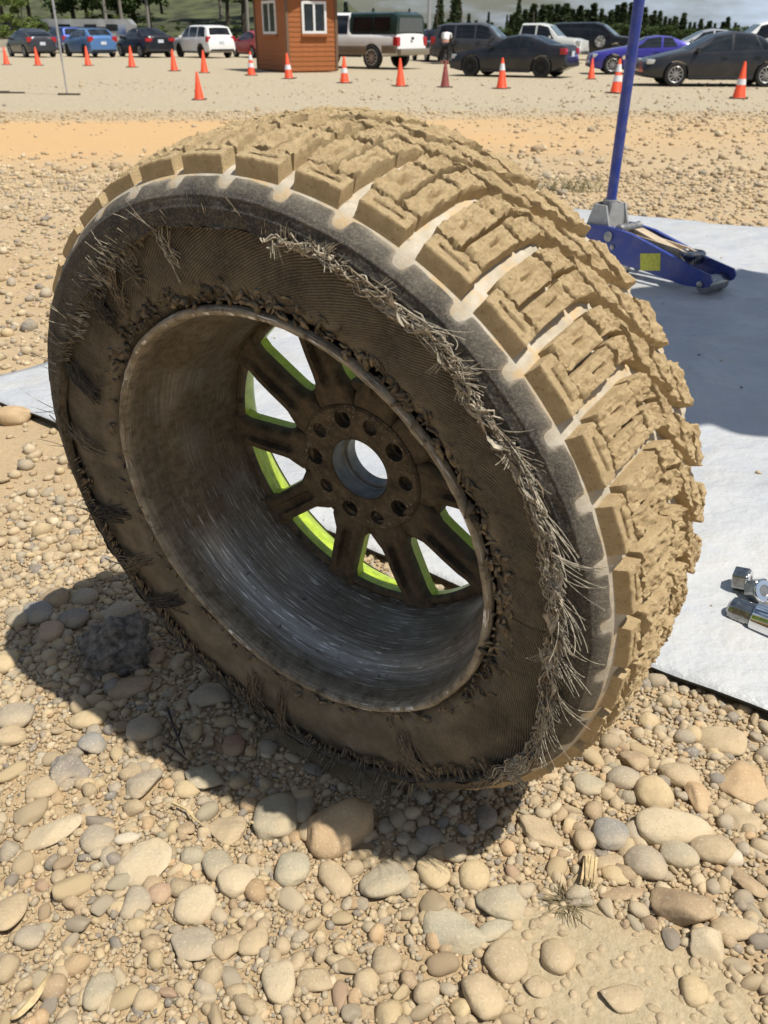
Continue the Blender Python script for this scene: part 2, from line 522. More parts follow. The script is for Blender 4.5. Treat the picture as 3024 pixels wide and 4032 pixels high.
M = dict(
    asphalt=plain('asphalt_chunk', (0.27, 0.235, 0.19), 0.95, var=0.40, scale=90, bump=1.0, bscale=120, bdist=0.008), stone=mat_stone(), ground=mat_ground(), tarp=mat_tarp(),
    mud=mat_mud('caked_mud', (0.54, 0.395, 0.215), (0.69, 0.53, 0.305)),
    groove=mat_groove(),
    side=mat_sidewall(), ply=mat_ply(), barrel=mat_barrel(), cast=mat_castdirt(),
    cord=plain('pale_cord', (0.50, 0.44, 0.34), 0.9, var=0.28, scale=220, bump=0.5, bscale=700, bdist=0.001),
    cord_dirty=plain('muddy_cord', (0.25, 0.20, 0.135), 0.92, var=0.25, scale=160, bump=0.5, bscale=700, bdist=0.001),
    cord_dark=plain('dark_cord', (0.085, 0.075, 0.06), 0.85, var=0.3, scale=160),
    shred=plain('torn_rubber', (0.15, 0.122, 0.085), 0.9, var=0.3, scale=140, bump=0.6, bscale=400, bdist=0.001),
    lime=plain('lime_paint', (0.42, 0.56, 0.045), 0.5, coat=0.15, var=0.16, scale=90),
    bore=plain('machined_bore', (0.20, 0.21, 0.20), 0.5, 0.4, var=0.2, scale=70),
    black=plain('black_rubber', (0.016, 0.016, 0.017), 0.7, var=0.15),
    tarp_under=plain('black_tarp_underside', (0.012, 0.012, 0.013), 0.6),
    jack_blue=mat_jack(),
    steel=plain('worn_steel', (0.42, 0.41, 0.39), 0.38, 0.85, var=0.2, scale=60),
    cast_grey=plain('grey_cast_iron', (0.40, 0.40, 0.39), 0.5, 0.3, var=0.1, scale=60),
    tan_metal=plain('dusty_lift_arm', (0.55, 0.44, 0.31), 0.6, 0.2, var=0.12, scale=30),
    label=plain('yellow_label', (0.62, 0.60, 0.06), 0.5, var=0.15, scale=90),
    chrome=plain('chrome', (0.80, 0.80, 0.80), 0.10, 1.0, var=0.04, scale=30),
    dark_chrome=plain('dull_chrome', (0.38, 0.38, 0.37), 0.22, 1.0, var=0.2, scale=120),
    cone=plain('orange_cone_plastic', (0.86, 0.085, 0.022), 0.5, var=0.08, scale=8),
    cone_old=plain('faded_maroon_plastic', (0.25, 0.045, 0.035), 0.6, var=0.15, scale=8),
    collar=plain('white_reflective_collar', (0.80, 0.80, 0.82), 0.35, var=0.06, scale=12),
    cone_base=plain('dusty_black_base', (0.075, 0.062, 0.048), 0.9, var=0.25, scale=14),
    glass=plain('car_glass', (0.020, 0.026, 0.030), 0.05, 0, 0.7, var=0.3, scale=2),
    glass_tint=plain('tinted_glass', (0.012, 0.013, 0.015), 0.08, 0, 0.6, var=0.3, scale=2),
    glass_pale=plain('light_glass', (0.17, 0.23, 0.25), 0.06, 0, 0.7, var=0.3, scale=1.5),
    trim=plain('black_trim', (0.02, 0.02, 0.021), 0.6),
    alloy=plain('alloy_wheel', (0.45, 0.45, 0.45), 0.35, 0.6, var=0.1),
    black_rim=plain('black_rim', (0.02, 0.02, 0.022), 0.4, 0.3),
    red_lens=plain('red_lamp_lens', (0.45, 0.02, 0.02), 0.15, 0, 0.6, var=0.1),
    clear_lens=plain('clear_lamp_lens', (0.62, 0.63, 0.62), 0.12, 0.2, 0.6, var=0.1),
    orange_lens=plain('amber_lens', (0.85, 0.22, 0.03), 0.2, 0, 0.6),
    plate=plain('license_plate', (0.66, 0.72, 0.80), 0.4, var=0.1, scale=9),
    bark=plain('bark', (0.11, 0.085, 0.062), 0.9, var=0.3, scale=6, bump=0.6, bscale=20, bdist=0.03),
    pale_bark=plain('pale_bark', (0.34, 0.31, 0.27), 0.9, var=0.25, scale=4),
    leaf=mat_foliage('broad_leaves', (0.032, 0.058, 0.017), (0.072, 0.110, 0.030), (0.11, 0.14, 0.045)),
    leaf_y=mat_foliage('yellow_green_leaves', (0.065, 0.105, 0.020), (0.16, 0.21, 0.048), (0.24, 0.27, 0.075)),
    needle=mat_foliage('fir_needles', (0.030, 0.050, 0.020), (0.062, 0.088, 0.034), (0.090, 0.110, 0.045)),
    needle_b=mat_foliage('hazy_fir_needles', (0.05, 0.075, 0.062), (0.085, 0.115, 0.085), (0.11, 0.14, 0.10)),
    hill=plain('dry_grass_slope', (0.080, 0.092, 0.034), 0.95, var=0.34, scale=0.35, bump=0.5, bscale=3, bdist=0.2),
    hut_wood=mat_wood('cedar_siding', (0.30, 0.095, 0.030), (0.42, 0.155, 0.055)),  # one cedar tone for all walls of the hut
    roof=plain('roof_shingle', (0.07, 0.065, 0.06), 0.9),
    white_frame=plain('white_window_frame', (0.78, 0.78, 0.78), 0.4, var=0.04),
    concrete=plain('concrete', (0.48, 0.43, 0.34), 0.9, var=0.12, scale=3),
    galv=plain('galvanised_steel', (0.50, 0.51, 0.53), 0.4, 0.5, var=0.1, scale=14),
    cloth=plain('shirt_cloth', (0.74, 0.74, 0.73), 0.9, var=0.05),
    pants=plain('dark_trousers', (0.022, 0.022, 0.026), 0.9),
    skin=plain('skin', (0.48, 0.22, 0.15), 0.6),
    shadow_caster=plain('shadow_caster_canvas', (0.32, 0.33, 0.36), 0.8, var=0.06),  # cloth of the added, unseen shade over the tarp
    twig=plain('dry_twig', (0.33, 0.23, 0.13), 0.9, var=0.3, scale=60),
    twig_dark=plain('dark_twig', (0.075, 0.05, 0.04), 0.9, var=0.3, scale=60),
    straw=plain('straw', (0.60, 0.46, 0.25), 0.85, var=0.2, scale=90),
    drygrass=plain('dry_grass', (0.33, 0.27, 0.15), 0.9, var=0.3, scale=40),
    drab_grass=plain('roadside_grass', (0.30, 0.27, 0.13), 0.9, var=0.3, scale=10),
)

# ------------------------------------------------------------------ ground
WH_AZ, WH_EL, RR = rad(34.53), rad(7.35), 0.2078        # wheel axis (pointing away), rim lip radius
WN = AV([math.sin(WH_AZ) * math.cos(WH_EL), math.cos(WH_AZ) * math.cos(WH_EL), math.sin(WH_EL)])
WC = AV([-.4178, 3.1811, -1.8661]) * RR + AV([0, 0, CAMH])
WS = np.cross(WN, [0, 0, 1.]); WS /= np.linalg.norm(WS)
WU = np.cross(WS, WN)

TA, TB = AV([-.935, 1.797]), AV([.86, 4.0])
TD = TA + 3.4 * AV([.7956, -.6058]); TC = TB + 3.0 * AV([.884, -.468])


def profile(y):
    t = np.clip((np.asarray(y, float) - 4.0) / 19.0, 0, 1)
    return LOT * (.5 * t + .5 * t * t * (3 - 2 * t))


def gz(x, y):
    x = np.asarray(x, float); y = np.asarray(y, float)
    p = np.stack([x, y, 0 * x], -1)
    near = 1 - sstep(6, 12, y)
    flat = sstep(0.0, 0.10, np.hypot(x + .005, y - .76) - .10)
    b = .010 * fbm(p * 2.6 + 3.1, 3) + .0035 * fbm(p * 13, 3)
    return profile(y) - .002 + b * near * (0.25 + 0.75 * flat) + .03 * fbm(p * .25, 2) * sstep(8, 16, y) * .6


def in_tarp(x, y, m=0.0):
    P = [TA, TD, TC, TB]
    ok = np.ones(np.shape(x), bool)
    for a, b in zip(P, P[1:] + P[:1]):
        e = (b - a) / np.linalg.norm(b - a)
        ok &= (-(e[1]) * (x - a[0]) + e[0] * (y - a[1])) > -m
    return ok


xs = np.concatenate([-np.geomspace(1.2, 900, 60)[::-1], np.linspace(-1.18, 1.18, 150), np.geomspace(1.2, 900, 60)])
ys = np.concatenate([-np.geomspace(.1, 40, 14)[::-1], np.linspace(0, 2.4, 150), np.geomspace(2.42, 24, 130), np.geomspace(24.5, 1500, 50)])
gx, gy = np.meshgrid(xs, ys)
X, Y = gx.ravel(), gy.ravel()
P3 = np.stack([X, Y, 0 * X], -1)
Z = gz(X, Y)
# red sand beside the tyre, clay patch low right, orange rolled track across the middle distance
sp = np.zeros_like(X)
for (a, b, r, amp) in [(.20, .76, .085, .9), (.13, .70, .05, .8), (.30, .72, .06, .5), (.36, .80, .05, .45)]:
    sp = np.maximum(sp, amp * (1 - sstep(r * .4, r, np.hypot(X - a, Y - b) + .03 * fbm(P3 * 20, 3))))
track_y = 9.9 + 0.30 * X + .9 * fbm(P3 * .22, 3)
track = (1 - sstep(1.8, 4.6, np.abs(Y - track_y) + .5 * fbm(P3 * 1.3, 3))) * sstep(4.5, 6, Y) * (1 - .75 * sstep(-1, 4, X))
sand = np.clip(np.maximum(sp, track * .95) + .22 * sstep(.1, .5, fbm(P3 * .9, 4)) * sstep(1.5, 4, Y) * (1 - sstep(9, 14, Y)), 0, 1)
far = sstep(1.6, 3.2, Y) * (1 - .75 * track)
lotm = sstep(12, 19, Y + 1.2 * fbm(P3 * .4, 3))
clay = np.zeros_like(X)
for (a, b, r) in [(.17, .445, .072), (.215, .425, .07), (.13, .475, .04), (.26, .41, .05)]:
    clay = np.maximum(clay, 1 - sstep(r * .6, r * 1.1, np.hypot(X - a, Y - b) + .02 * fbm(P3 * 22, 3)))
Z = Z + clay * (.003 + .002 * fbm(P3 * 45, 4))
nx, ny = len(xs), len(ys)
idx = np.arange(nx * ny).reshape(ny, nx)
F = np.stack([idx[:-1, :-1], idx[:-1, 1:], idx[1:, 1:], idx[1:, :-1]], -1).reshape(-1, 4)
ground = link('ground', npmesh('ground', np.stack([X, Y, Z], -1), F, True, attrs=dict(sand=sand, far=far, lot=lotm, clay=clay)), M['ground'])
tag(ground, kind='structure')

# ------------------------------------------------------------------ tarp
nu, nv = 150, 130
u, v = np.meshgrid(np.linspace(0, 1, nu), np.linspace(0, 1, nv))
uu, vv = u[..., None], v[..., None]
TP = (TA * (1 - uu) + TD * uu) * (1 - vv) + (TB * (1 - uu) + TC * uu) * vv
wob = .020 * fbm(np.stack([u * 9, v * 9, 0 * u], -1), 3)
edge = np.minimum.reduce([u * 3.4, (1 - u) * 3.4, v * 2.8, (1 - v) * 2.8])
TP[..., 1] += wob * (1 - sstep(0, .3, v * 2.8)) * .25 + .11 * wob / .02 * sstep(.75, 1, v)
TP[..., 0] += .03 * wob / .02 * (1 - sstep(0, .1, u)) * sstep(.05, .2, v)
q = np.stack([TP[..., 0], TP[..., 1], 0 * u], -1)
ridg = 1 - np.abs(fbm(q * AV([2.2, 3.4, 1]), 3)) * 2.2
wr = .016 * np.clip(ridg, 0, 1) ** 3 + .014 * fbm(q * 4.5, 3) + .0030 * fbm(q * 19, 3)
wr += .020 * np.clip(fbm(q * 1.1 + 5, 2), 0, 1)
wr = wr * (0.35 + 0.65 * sstep(0, .5, edge))
tz = gz(TP[..., 0], TP[..., 1]) + .014 + np.clip(wr, -.004, 1)
tarp_top = top = np.concatenate([TP, tz[..., None]], -1).reshape(-1, 3)
bot = top - AV([0, 0, .004])
ti = np.arange(nu * nv).reshape(nv, nu)
qf = np.stack([ti[:-1, :-1], ti[:-1, 1:], ti[1:, 1:], ti[1:, :-1]], -1).reshape(-1, 4)
rim_i = np.concatenate([ti[0, :], ti[1:, -1], ti[-1, -2::-1], ti[-2:0:-1, 0]])
rf = np.stack([rim_i, rim_i + nu * nv, np.roll(rim_i, -1) + nu * nv, np.roll(rim_i, -1)], -1)
tarp_me = npmesh('tarp', np.concatenate([top, bot]), np.concatenate([qf, qf[:, ::-1] + nu * nv, rf]))
tarp = link('tarp', tarp_me, [M['tarp'], M['tarp_under']])
mi = np.zeros(len(tarp_me.polygons), np.int32); mi[len(qf):] = 1
tarp_me.polygons.foreach_set('material_index', mi)
sm = np.ones(len(mi), bool); sm[2 * len(qf):] = False
tarp_me.polygons.foreach_set('use_smooth', sm)
tag(tarp, 'silver white ground tarp with black underside spread behind the torn tyre', 'tarp')

# ------------------------------------------------------------------ the wheel
wheel = empty('car_wheel', 'torn muddy off-road tyre on a lime green alloy wheel standing on gravel', 'wheel')
Mx = Matrix(((WS[0], WU[0], -WN[0], WC[0]), (WS[1], WU[1], -WN[1], WC[1]), (WS[2], WU[2], -WN[2], WC[2]), (0, 0, 0, 1)))
wheel.matrix_world = Mx


def pol(th, r, off):
    th, r, off = np.broadcast_arrays(np.asarray(th, float), np.asarray(r, float), np.asarray(off, float))
    return np.stack([r * np.cos(th), r * np.sin(th), -off], -1)


NP = 38
PIT = 2 * math.pi / NP
G0 = rad(52.7)
OFFC, RC, RK = .081, 1.555 * RR, 1.0


def crown(off): return RC - RK * (np.asarray(off) - OFFC) ** 2


_do = np.array([-.03, 0, .03, .06, .08, .090, .096, .102, .106, .112, .121, .131, .141, .16, .2])
_dd = np.array([-.3, 0, .5, .5, .45, .1, -.4, -1.6, -3.2, -5.0, -7.4, -9.3, -11, -13, -15])
_fo = np.linspace(-.03, .2, 400); _fd = np.interp(_fo, _do, _dd)
_k = np.hanning(21); _k /= _k.sum(); _fd = np.convolve(np.pad(_fd, 10, mode='edge'), _k, 'valid')


def shear(off): return np.radians(np.interp(off, _fo, _fd))


def ring_mesh(name, prof_r, prof_o, nseg, fn=None, attrs=None, mats=None, parent=None, closed=False):
    """lathe with nseg segments; fn may move the points, attrs(th, i, r, off) returns point attributes"""
    th = np.linspace(0, 2 * math.pi, nseg, endpoint=False)
    n = len(prof_r)
    T, I = np.meshgrid(th, np.arange(n), indexing='ij')
    Rr = np.asarray(prof_r, float)[I]; O = np.asarray(prof_o, float)[I]
    if fn is not None: T, Rr, O = fn(T, Rr, O, I)
    V = pol(T, Rr, O).reshape(-1, 3)
    ii = np.arange(nseg * n).reshape(nseg, n)
    j = np.roll(ii, -1, axis=0)
    if closed:
        F = np.stack([ii, np.roll(ii, -1, 1), np.roll(j, -1, 1), j], -1).reshape(-1, 4)
    else:
        F = np.stack([ii[:, :-1], ii[:, 1:], j[:, 1:], j[:, :-1]], -1).reshape(-1, 4)
    at = {k: np.broadcast_to(vv, T.shape).ravel() for k, vv in (attrs(T, I, Rr, O) if attrs else {}).items()}
    return link(name, npmesh(name, V, F, True, attrs=at), mats, parent)


tyre = empty('tyre'); tyre.parent = wheel
for k_ in ('label', 'category'):
    if k_ in tyre: del tyre[k_]

# torn edge of the near sidewall: radius over angle, read off the photograph
_ta = np.array([-180, -165, -150, -135, -120, -100, -80, -66, -57, -44, -31, -20, -5, 9, 20, 27, 35, 43, 53, 63, 72, 82, 92, 105, 120, 127, 140, 150, 165, 180.])
_tr = np.array([1.385, 1.40, 1.41, 1.41, 1.405, 1.40, 1.39, 1.385, 1.365, 1.375, 1.365, 1.33, 1.275, 1.28, 1.302, 1.32, 1.32, 1.313, 1.342, 1.338, 1.345, 1.315, 1.305, 1.315, 1.278, 1.26, 1.275, 1.29, 1.34, 1.385])


def torn(th):
    d = (np.degrees(th) + 180) % 360 - 180
    r = np.interp(d, _ta, _tr)
    n = fbm(np.stack([np.cos(th) * 14, np.sin(th) * 14, 0 * th], -1), 4)
    return (r + .016 * n) * RR


def bottom_mud(th):
    d = (np.degrees(th) + 180) % 360 - 180
    return sstep(-15, -75, d) * sstep(-178, -150, d) + 0.0


# outer rubber that is left between the torn edge and the shoulder
SEG = NP * 18
su = np.linspace(0, 1, 40)


def side_fn(T, Rr, O, I):
    s = su[I] if I.max() < len(su) else None
    r0 = torn(T); r1 = 1.480 * RR
    Rn = r0 + (r1 - r0) * s
    off = np.interp(Rn / RR, [1.24, 1.30, 1.36, 1.40, 1.425, 1.442, 1.454, 1.465, 1.480], [-.0125, -.0145, -.0142, -.0126, -.0096, -.0058, -.0016, .0040, .0120])
    fr = ((T - G0) / PIT + .07) % 1.0
    g = np.exp(-((fr - 0.5 - 0.5 * np.sign(fr - .5)) / .090) ** 4)      # 1 in the notch between blocks
    dn = g * sstep(1.428, 1.450, Rn / RR)
    off = off + dn * .0065; Rn = Rn - dn * .0045
    nz = fbm(np.stack([np.cos(T) * Rn * 60, np.sin(T) * Rn * 60, off * 60], -1), 3)
    off = off + nz * .0012 - .0035 * (1 - sstep(0, .12, s)) * fbm(np.stack([T * 30, s * 2, 0 * s], -1), 3)
    # a moulded line round the rubber
    off = off - .0012 * np.exp(-((Rn / RR - 1.412) / .004) ** 2) - .0010 * np.exp(-((Rn / RR - 1.372) / .003) ** 2)
    return T, Rn, off


def side_at(T, I, Rr, O):
    s = su[I]
    fr = ((T - G0) / PIT + .07) % 1.0
    g = np.exp(-((fr - 0.5 - 0.5 * np.sign(fr - .5)) / .12) ** 4)
    n = fbm(np.stack([np.cos(T) * 9, np.sin(T) * 9, s * 3], -1), 3)
    dust = np.clip(g * sstep(1.425, 1.45, Rr / RR) + .5 * sstep(1.452, 1.468, Rr / RR + .014 * n) + .16 * sstep(1.38, 1.46, Rr / RR + .05 * n), 0, 1)
    d = (np.degrees(T) + 180) % 360 - 180
    mud = .85 * sstep(10, -45, d) * sstep(-185, -140, d) + .45 * sstep(145, 180, d) + .35 * sstep(-150, -180, d)
    return dict(dust=dust * (1 - .8 * np.clip(mud, 0, 1)), mud=np.clip(mud * (.75 + .3 * n), 0, .95))


sidewall = ring_mesh('sidewall', su, su, SEG, side_fn, side_at, M['side'], tyre)
tag(sidewall, 'dusty black sidewall rubber with a torn inner edge')

# thickness of the torn edge
def lip_fn(T, Rr, O, I):
    r0 = torn(T)
    a = I
    Rn = r0 - np.where(a == 1, .0015, np.where(a == 2, .001, 0)) ; 
    off0 = np.interp(r0 / RR, [1.24, 1.30, 1.36, 1.40, 1.425], [-.0125, -.0145, -.0142, -.0128, -.0100])
    return T, Rn, off0 + a * .004
lip = ring_mesh('torn_edge', [0, 0, 0], [0, 0, 0], SEG, lip_fn, None, M['shred'], tyre)

# the bared cord ply between rim and torn edge
pu = np.linspace(0, 1, 40)


def ply_fn(T, Rr, O, I):
    s = pu[I]
    Rn = .985 * RR + (torn(T) + .012 - .985 * RR) * s
    off = np.interp(Rn / RR, [.985, 1.0, 1.03, 1.08, 1.15, 1.25, 1.35, 1.45], [.016, .008, .001, -.004, -.0065, -.006, -.003, .002])
    p = np.stack([np.cos(T) * Rn * 45, np.sin(T) * Rn * 45, off * 0], -1)
    off = off - .0022 * fbm(p, 4)
    bead = 1 - sstep(1.04, 1.12, Rn / RR)
    off = off - .0045 * bead * np.clip(fbm(p * 2.2, 4) + .1, -.2, 1)
    # folds where the carcass has buckled
    off = off - .004 * np.exp(-((np.degrees(T) - 303) / 3.0) ** 2) * s - .003 * np.exp(-((np.degrees(T) - 100 - 9 * s) / 2.5) ** 2) * s
    return T, Rn, off


def ply_at(T, I, Rr, O):
    s = pu[I]
    n = fbm(np.stack([np.cos(T) * 10, np.sin(T) * 10, s * 2], -1), 4)
    d = (np.degrees(T) + 180) % 360 - 180
    mud = sstep(-20, -70, d + 18 * n) * sstep(-190, -150, d) + .9 * (1 - sstep(1.03, 1.13, Rr / RR + .03 * n)) + .55 * sstep(150, 175, d)
    cord = T * 58 + (Rr / RR) * 88
    return dict(mud=np.clip(mud, 0, 1), cord=cord)


ply = ring_mesh('cord_ply', pu, pu, 900, ply_fn, ply_at, M['ply'], tyre)
tag(ply, 'bared brown cord ply where the sidewall is torn away')

# tread base (groove floor), far shoulder and far sidewall
to = np.concatenate([[-.0070, -.0050, -.0030, -.0005, .002], np.linspace(.006, .168, 64)])
def base_fn(T, Rr, O, I):
    o = to[I]
    p = np.stack([np.cos(T) * 30, np.sin(T) * 30, o * 120], -1)
    fill = sstep(.095, .125, o) * .35 + .1
    n = fbm(p * 1.6, 4)
    rr_ = crown(o) - .0115 + np.clip(n + fill - .15, 0, 1) * .006 * sstep(.04, .1, o)
    return T, np.where(o < .005, np.interp(o, [-.0070, -.003, .002, .006], [1.424, 1.446, 1.463, 1.473]) * RR, rr_), o
tread_base = ring_mesh('tread_base', to, to, 720, base_fn, None, M['groove'], tyre)
far_wall = ring_mesh('far_sidewall', AV([1.455, 1.44, 1.40, 1.34, 1.24, 1.14, 1.06, 1.0]) * RR, [.1675, .176, .186, .194, .197, .196, .193, .188], 240, None,
                     lambda T, I, r, o: dict(dust=0 * T + .1, mud=0 * T + .5), M['mud'], tyre)


def tread_block(f0, f1, o0, o1, k, H, rough, slot=None, na=20, nb=16, seed=0):
    e = .045
    A = np.concatenate([[-.022, -.012, 0.0, .018], np.linspace(e, 1 - e, na), [.982, 1.0, 1.012, 1.022]])
    hA = np.concatenate([[0, .5, .94, .99], np.ones(na), [.99, .94, .5, 0]])
    B = np.concatenate([[-.03, -.015, 0.0, .02], np.linspace(e, 1 - e, nb), [.98, 1.0, 1.015, 1.03]])
    hB = np.concatenate([[0, .5, .94, .99], np.ones(nb), [.99, .94, .5, 0]])
    if o0 < .01: B[:3] = [-.16, -.07, .0]; hB[:4] = [0, .5, .90, .98]
    a, b = np.meshgrid(A, B, indexing='ij')
    h = np.minimum(hA[:, None], hB[None, :])
    off = o0 + (o1 - o0) * b
    th = G0 + PIT * k + PIT * (f0 + (f1 - f0) * a) + shear(off)
    base = crown(off) - .0125 - (.0045 * (1 - sstep(-.03, .10, b)) if o0 < .01 else 0)
    P = pol(th, RC, off)
    n1 = fbm(P * 130 + seed, 4, .6); n2 = fbm(P * 330 + seed, 3)
    topm = sstep(.8, 1.0, h)
    if slot and slot[4] > .005: rough = rough * (.45 + 1.3 * sstep(.58, .74, b))
    ht = (crown(off) - base) * (H / .0122) * h if o0 < .01 else H * h
    chunk = np.where(n1 > 0.02, 1.0, 0.25)
    ch = np.floor((n1 + 1) * 7) / 7 - 1
    ht = ht + topm * rough * (.0048 * np.clip(.55 * n1 + .45 * ch + .12, -.5, 1) + .0027 * n2) + (1 - topm) * h * .0012 * n2
    if slot:
        a0, a1, b0, b1, dep = slot
        m = sstep(a0 - .03, a0 + .03, a) * (1 - sstep(a1 - .03, a1 + .03, a)) * sstep(b0 - .03, b0 + .03, b) * (1 - sstep(b1 - .03, b1 + .03, b))
        ht = ht - m * dep
    th = th + (h > .1) * (h < .98) * .0016 * n2 * rough
    off2 = off + (h > .1) * (h < .98) * .0006 * n1 * rough
    V = pol(th, base + ht, off2).reshape(-1, 3)
    ii = np.arange(V.shape[0]).reshape(a.shape)
    F = np.stack([ii[:-1, :-1], ii[1:, :-1], ii[1:, 1:], ii[:-1, 1:]], -1).reshape(-1, 4)
    me = npmesh('tread_block', V, F, True)
    me.set_sharp_from_angle(angle=rad(38))
    o = link('tread_block', me, M['mud'], tyre)
    return o


for k in range(NP):
    s = k * 7.7
    d = (math.degrees(G0 + PIT * (k + .5)) + 180) % 360 - 180
    low = float(sstep(0, -35, d))                      # packed with mud towards the ground
    j = rng.uniform(-.015, .015, 8)
    soft = max(float(sstep(28, -25, d)), .7 * float(sstep(92, 130, d))) if -150 < d else .7
    tread_block(.06 + j[0], .79 + j[1], .0040 + .0045 * soft, .0188, k, .0122 * (1 - .34 * soft), .45 + .6 * low, (.18, .80, .42, .58, .0060), 30, 24, s)
    tread_block(.065 + j[2], .380, .0232, .0690, k, .0122, .95, (.42, .56, .42, .72, .0045), 20, 26, s + 1.3)
    tread_block(.450, .85 + j[3], .0232, .0695, k, .0122, .95, (.40, .56, .35, .62, .0045), 22, 26, s + 2.6)
    tread_block(.07 + j[4], .41, .0735, .0975, k, .0120, 1.0, None, 20, 20, s + 4.1)
    tread_block(.49, .85 + j[5], .0730, .0975, k, .0120, 1.15, None, 20, 20, s + 4.9)
    tread_block(.13 + j[6], .82, .1025, .1180, k, .0120, .9, None, 24, 18, s + 5.3)
    tread_block(.12, .82 + j[7], .1235, .1390, k, .0122, .9, None, 24, 18, s + 6.0)
    tread_block(.12, .82, .1445, .1615, k, .0122, .8, None, 24, 18, s + 6.8)

# ------------------------------------------------------------------ the alloy rim
rim = empty('rim'); rim.parent = wheel
bp = [(.2078, .0015), (.2074, -.0022), (.2058, -.0042), (.2035, -.0046), (.2012, -.0034), (.1998, -.0006), (.1988, .004), (.1982, .012), (.1972, .022), (.1955, .031),
      (.1920, .038), (.1862, .045), (.1815, .052), (.1790, .060), (.1772, .072), (.1758, .084), (.1742, .096), (.1726, .106), (.1712, .115), (.1700, .124), (.1690, .134)]
dp = []
for a, b in zip(bp[:-1], bp[1:]):
    for t in (0, .5): dp.append((a[0] + (b[0] - a[0]) * t, a[1] + (b[1] - a[1]) * t))
dp.append(bp[-1])
pr, po = zip(*dp)


def bar_at(T, I, r, o):
    d = (np.degrees(T) + 180) % 360 - 180
    n = fbm(np.stack([np.cos(T) * 3, np.sin(T) * 3, o * 30], -1), 3)
    lipz = 1 - sstep(.010, .030, o)
    mud = .62 + .40 * lipz - .52 * sstep(-170, -120, d) * (1 - sstep(-60, -5, d)) * (1 - lipz) * (1 - sstep(.10, .125, o)) + .35 * n
    edge = np.exp(-((o + .0040) / .0024) ** 2)
    lipw = 1 - sstep(.000, .010, o)
    return dict(lip=np.clip(.35 * (1 - sstep(.012, .034, o)) + .75 * lipw, 0, 1), ang=T * 3.0, ax=o + (r - .19) * .5, mud=np.clip(mud, 0, 1), scrape=np.clip(.9 * sstep(-175, -130, d) * (1 - sstep(-70, -20, d)) * (1 - lipz) + .85 * edge + .10, 0, 1))


def bar_fn(T, Rr, O, I):
    n = fbm(np.stack([np.cos(T) * 6, np.sin(T) * 6, O * 20], -1), 3)
    lipz = np.exp(-((O + .002) / .006) ** 2)
    return T, Rr + lipz * .0010 * n, O + lipz * .0013 * fbm(np.stack([np.cos(T) * 22, np.sin(T) * 22, O * 0], -1), 3)


barrel = ring_mesh('barrel', pr, po, 480, bar_fn, bar_at, M['barrel'], rim)
outer = [(.1690, .134), (.1672, .137), (.1670, .142), (.1700, .150), (.1770, .160), (.1865, .168), (.1965, .175), (.2042, .181), (.2072, .186), (.2080, .182)]
lipo = ring_mesh('outer_lip', [p[0] for p in outer], [p[1] for p in outer], 240, None, None, M['lime'], rim)
tag(lipo, 'lime green painted outer lip of the rim')
shell = [(.2078, .0015), (.2060, .004), (.2000, .014), (.1985, .030), (.1880, .050), (.1830, .10), (.1860, .150), (.1985, .172), (.2080, .182)]
ring_mesh('rim_shell', [p[0] for p in shell], [p[1] for p in shell], 120, None, None, M['cast'], rim)


def chipped(o, f):
    me = o.data
    co = np.empty(len(me.vertices) * 3, np.float32); me.vertices.foreach_get('co', co)
    me.attributes.new('chip', 'FLOAT', 'POINT').data.foreach_set('value', f(co.reshape(-1, 3)).astype(np.float32))


SP0 = rad(1.0)
# ring that joins the spokes to the barrel
mb = MB()
fl = [(.1700, .1235), (.1640, .1190), (.1605, .1195), (.1590, .1225), (.1590, .1250)]
mb.lathe([(r, -o) for r, o in fl], 160, mi=0)
mb.lathe([(r, -o) for r, o in [(.1590, .1250), (.1592, .1330), (.1665, .1400)]], 160, mi=1)
flange = mb.build('spoke_flange', [M['cast'], M['lime']], rim, True, 50)
chipped(flange, lambda c: np.zeros(len(c)))


def spoke_mesh():
    V = []; Fq = []; mi = []
    rs = [.060, .078, .0885, .094, .102, .120, .140, .150, .157, .164, .1695]
    for r in rs:
        w = .0155 + .0090 * (1 - float(sstep(.074, .098, r))) + .0052 * float(sstep(.148, .168, r))
        zb = .1145 - .0030 * float(sstep(.06, .09, r)) + .0050 * float(sstep(.13, .168, r))
        ch = .0085 * float(sstep(.078, .10, r)) * (1 - float(sstep(.146, .166, r)))
        sec = [(-w, .136), (-w, .1255), (-w, zb + .006), (-w + .0022, zb + .0016), (-w + .005, zb), (-.0062, zb + .0005), (-.0042, zb + ch * .85), (0, zb + ch),
               (.0042, zb + ch * .85), (.0062, zb + .0005), (w - .005, zb), (w - .0022, zb + .0016), (w, zb + .006), (w, .1255), (w, .136)]
        for t, z in sec: V.append((r, t, -z))
    n = 15
    for i in range(len(rs) - 1):
        for q in range(n):
            a, b = i * n + q, i * n + (q + 1) % n
            Fq.append((a, b, b + n, a + n)); mi.append(1 if q in (0, 13, 14) else 0)
    Fq += [tuple(range(n)), tuple(range((len(rs) - 1) * n, len(rs) * n))[::-1]]; mi += [0, 0]
    m = MB(); m.v = V; m.f = Fq; m.m = mi
    me = m.mesh('spoke', True, 45)
    return me


spk = spoke_mesh()
spk.materials.append(M['cast']); spk.materials.append(M['lime'])
spk.attributes.new('chip', 'FLOAT', 'POINT')
for k in range(10):
    o = bpy.data.objects.new('spoke', spk); COL.objects.link(o); o.parent = rim
    o.rotation_euler = (0, 0, SP0 + k * rad(36))

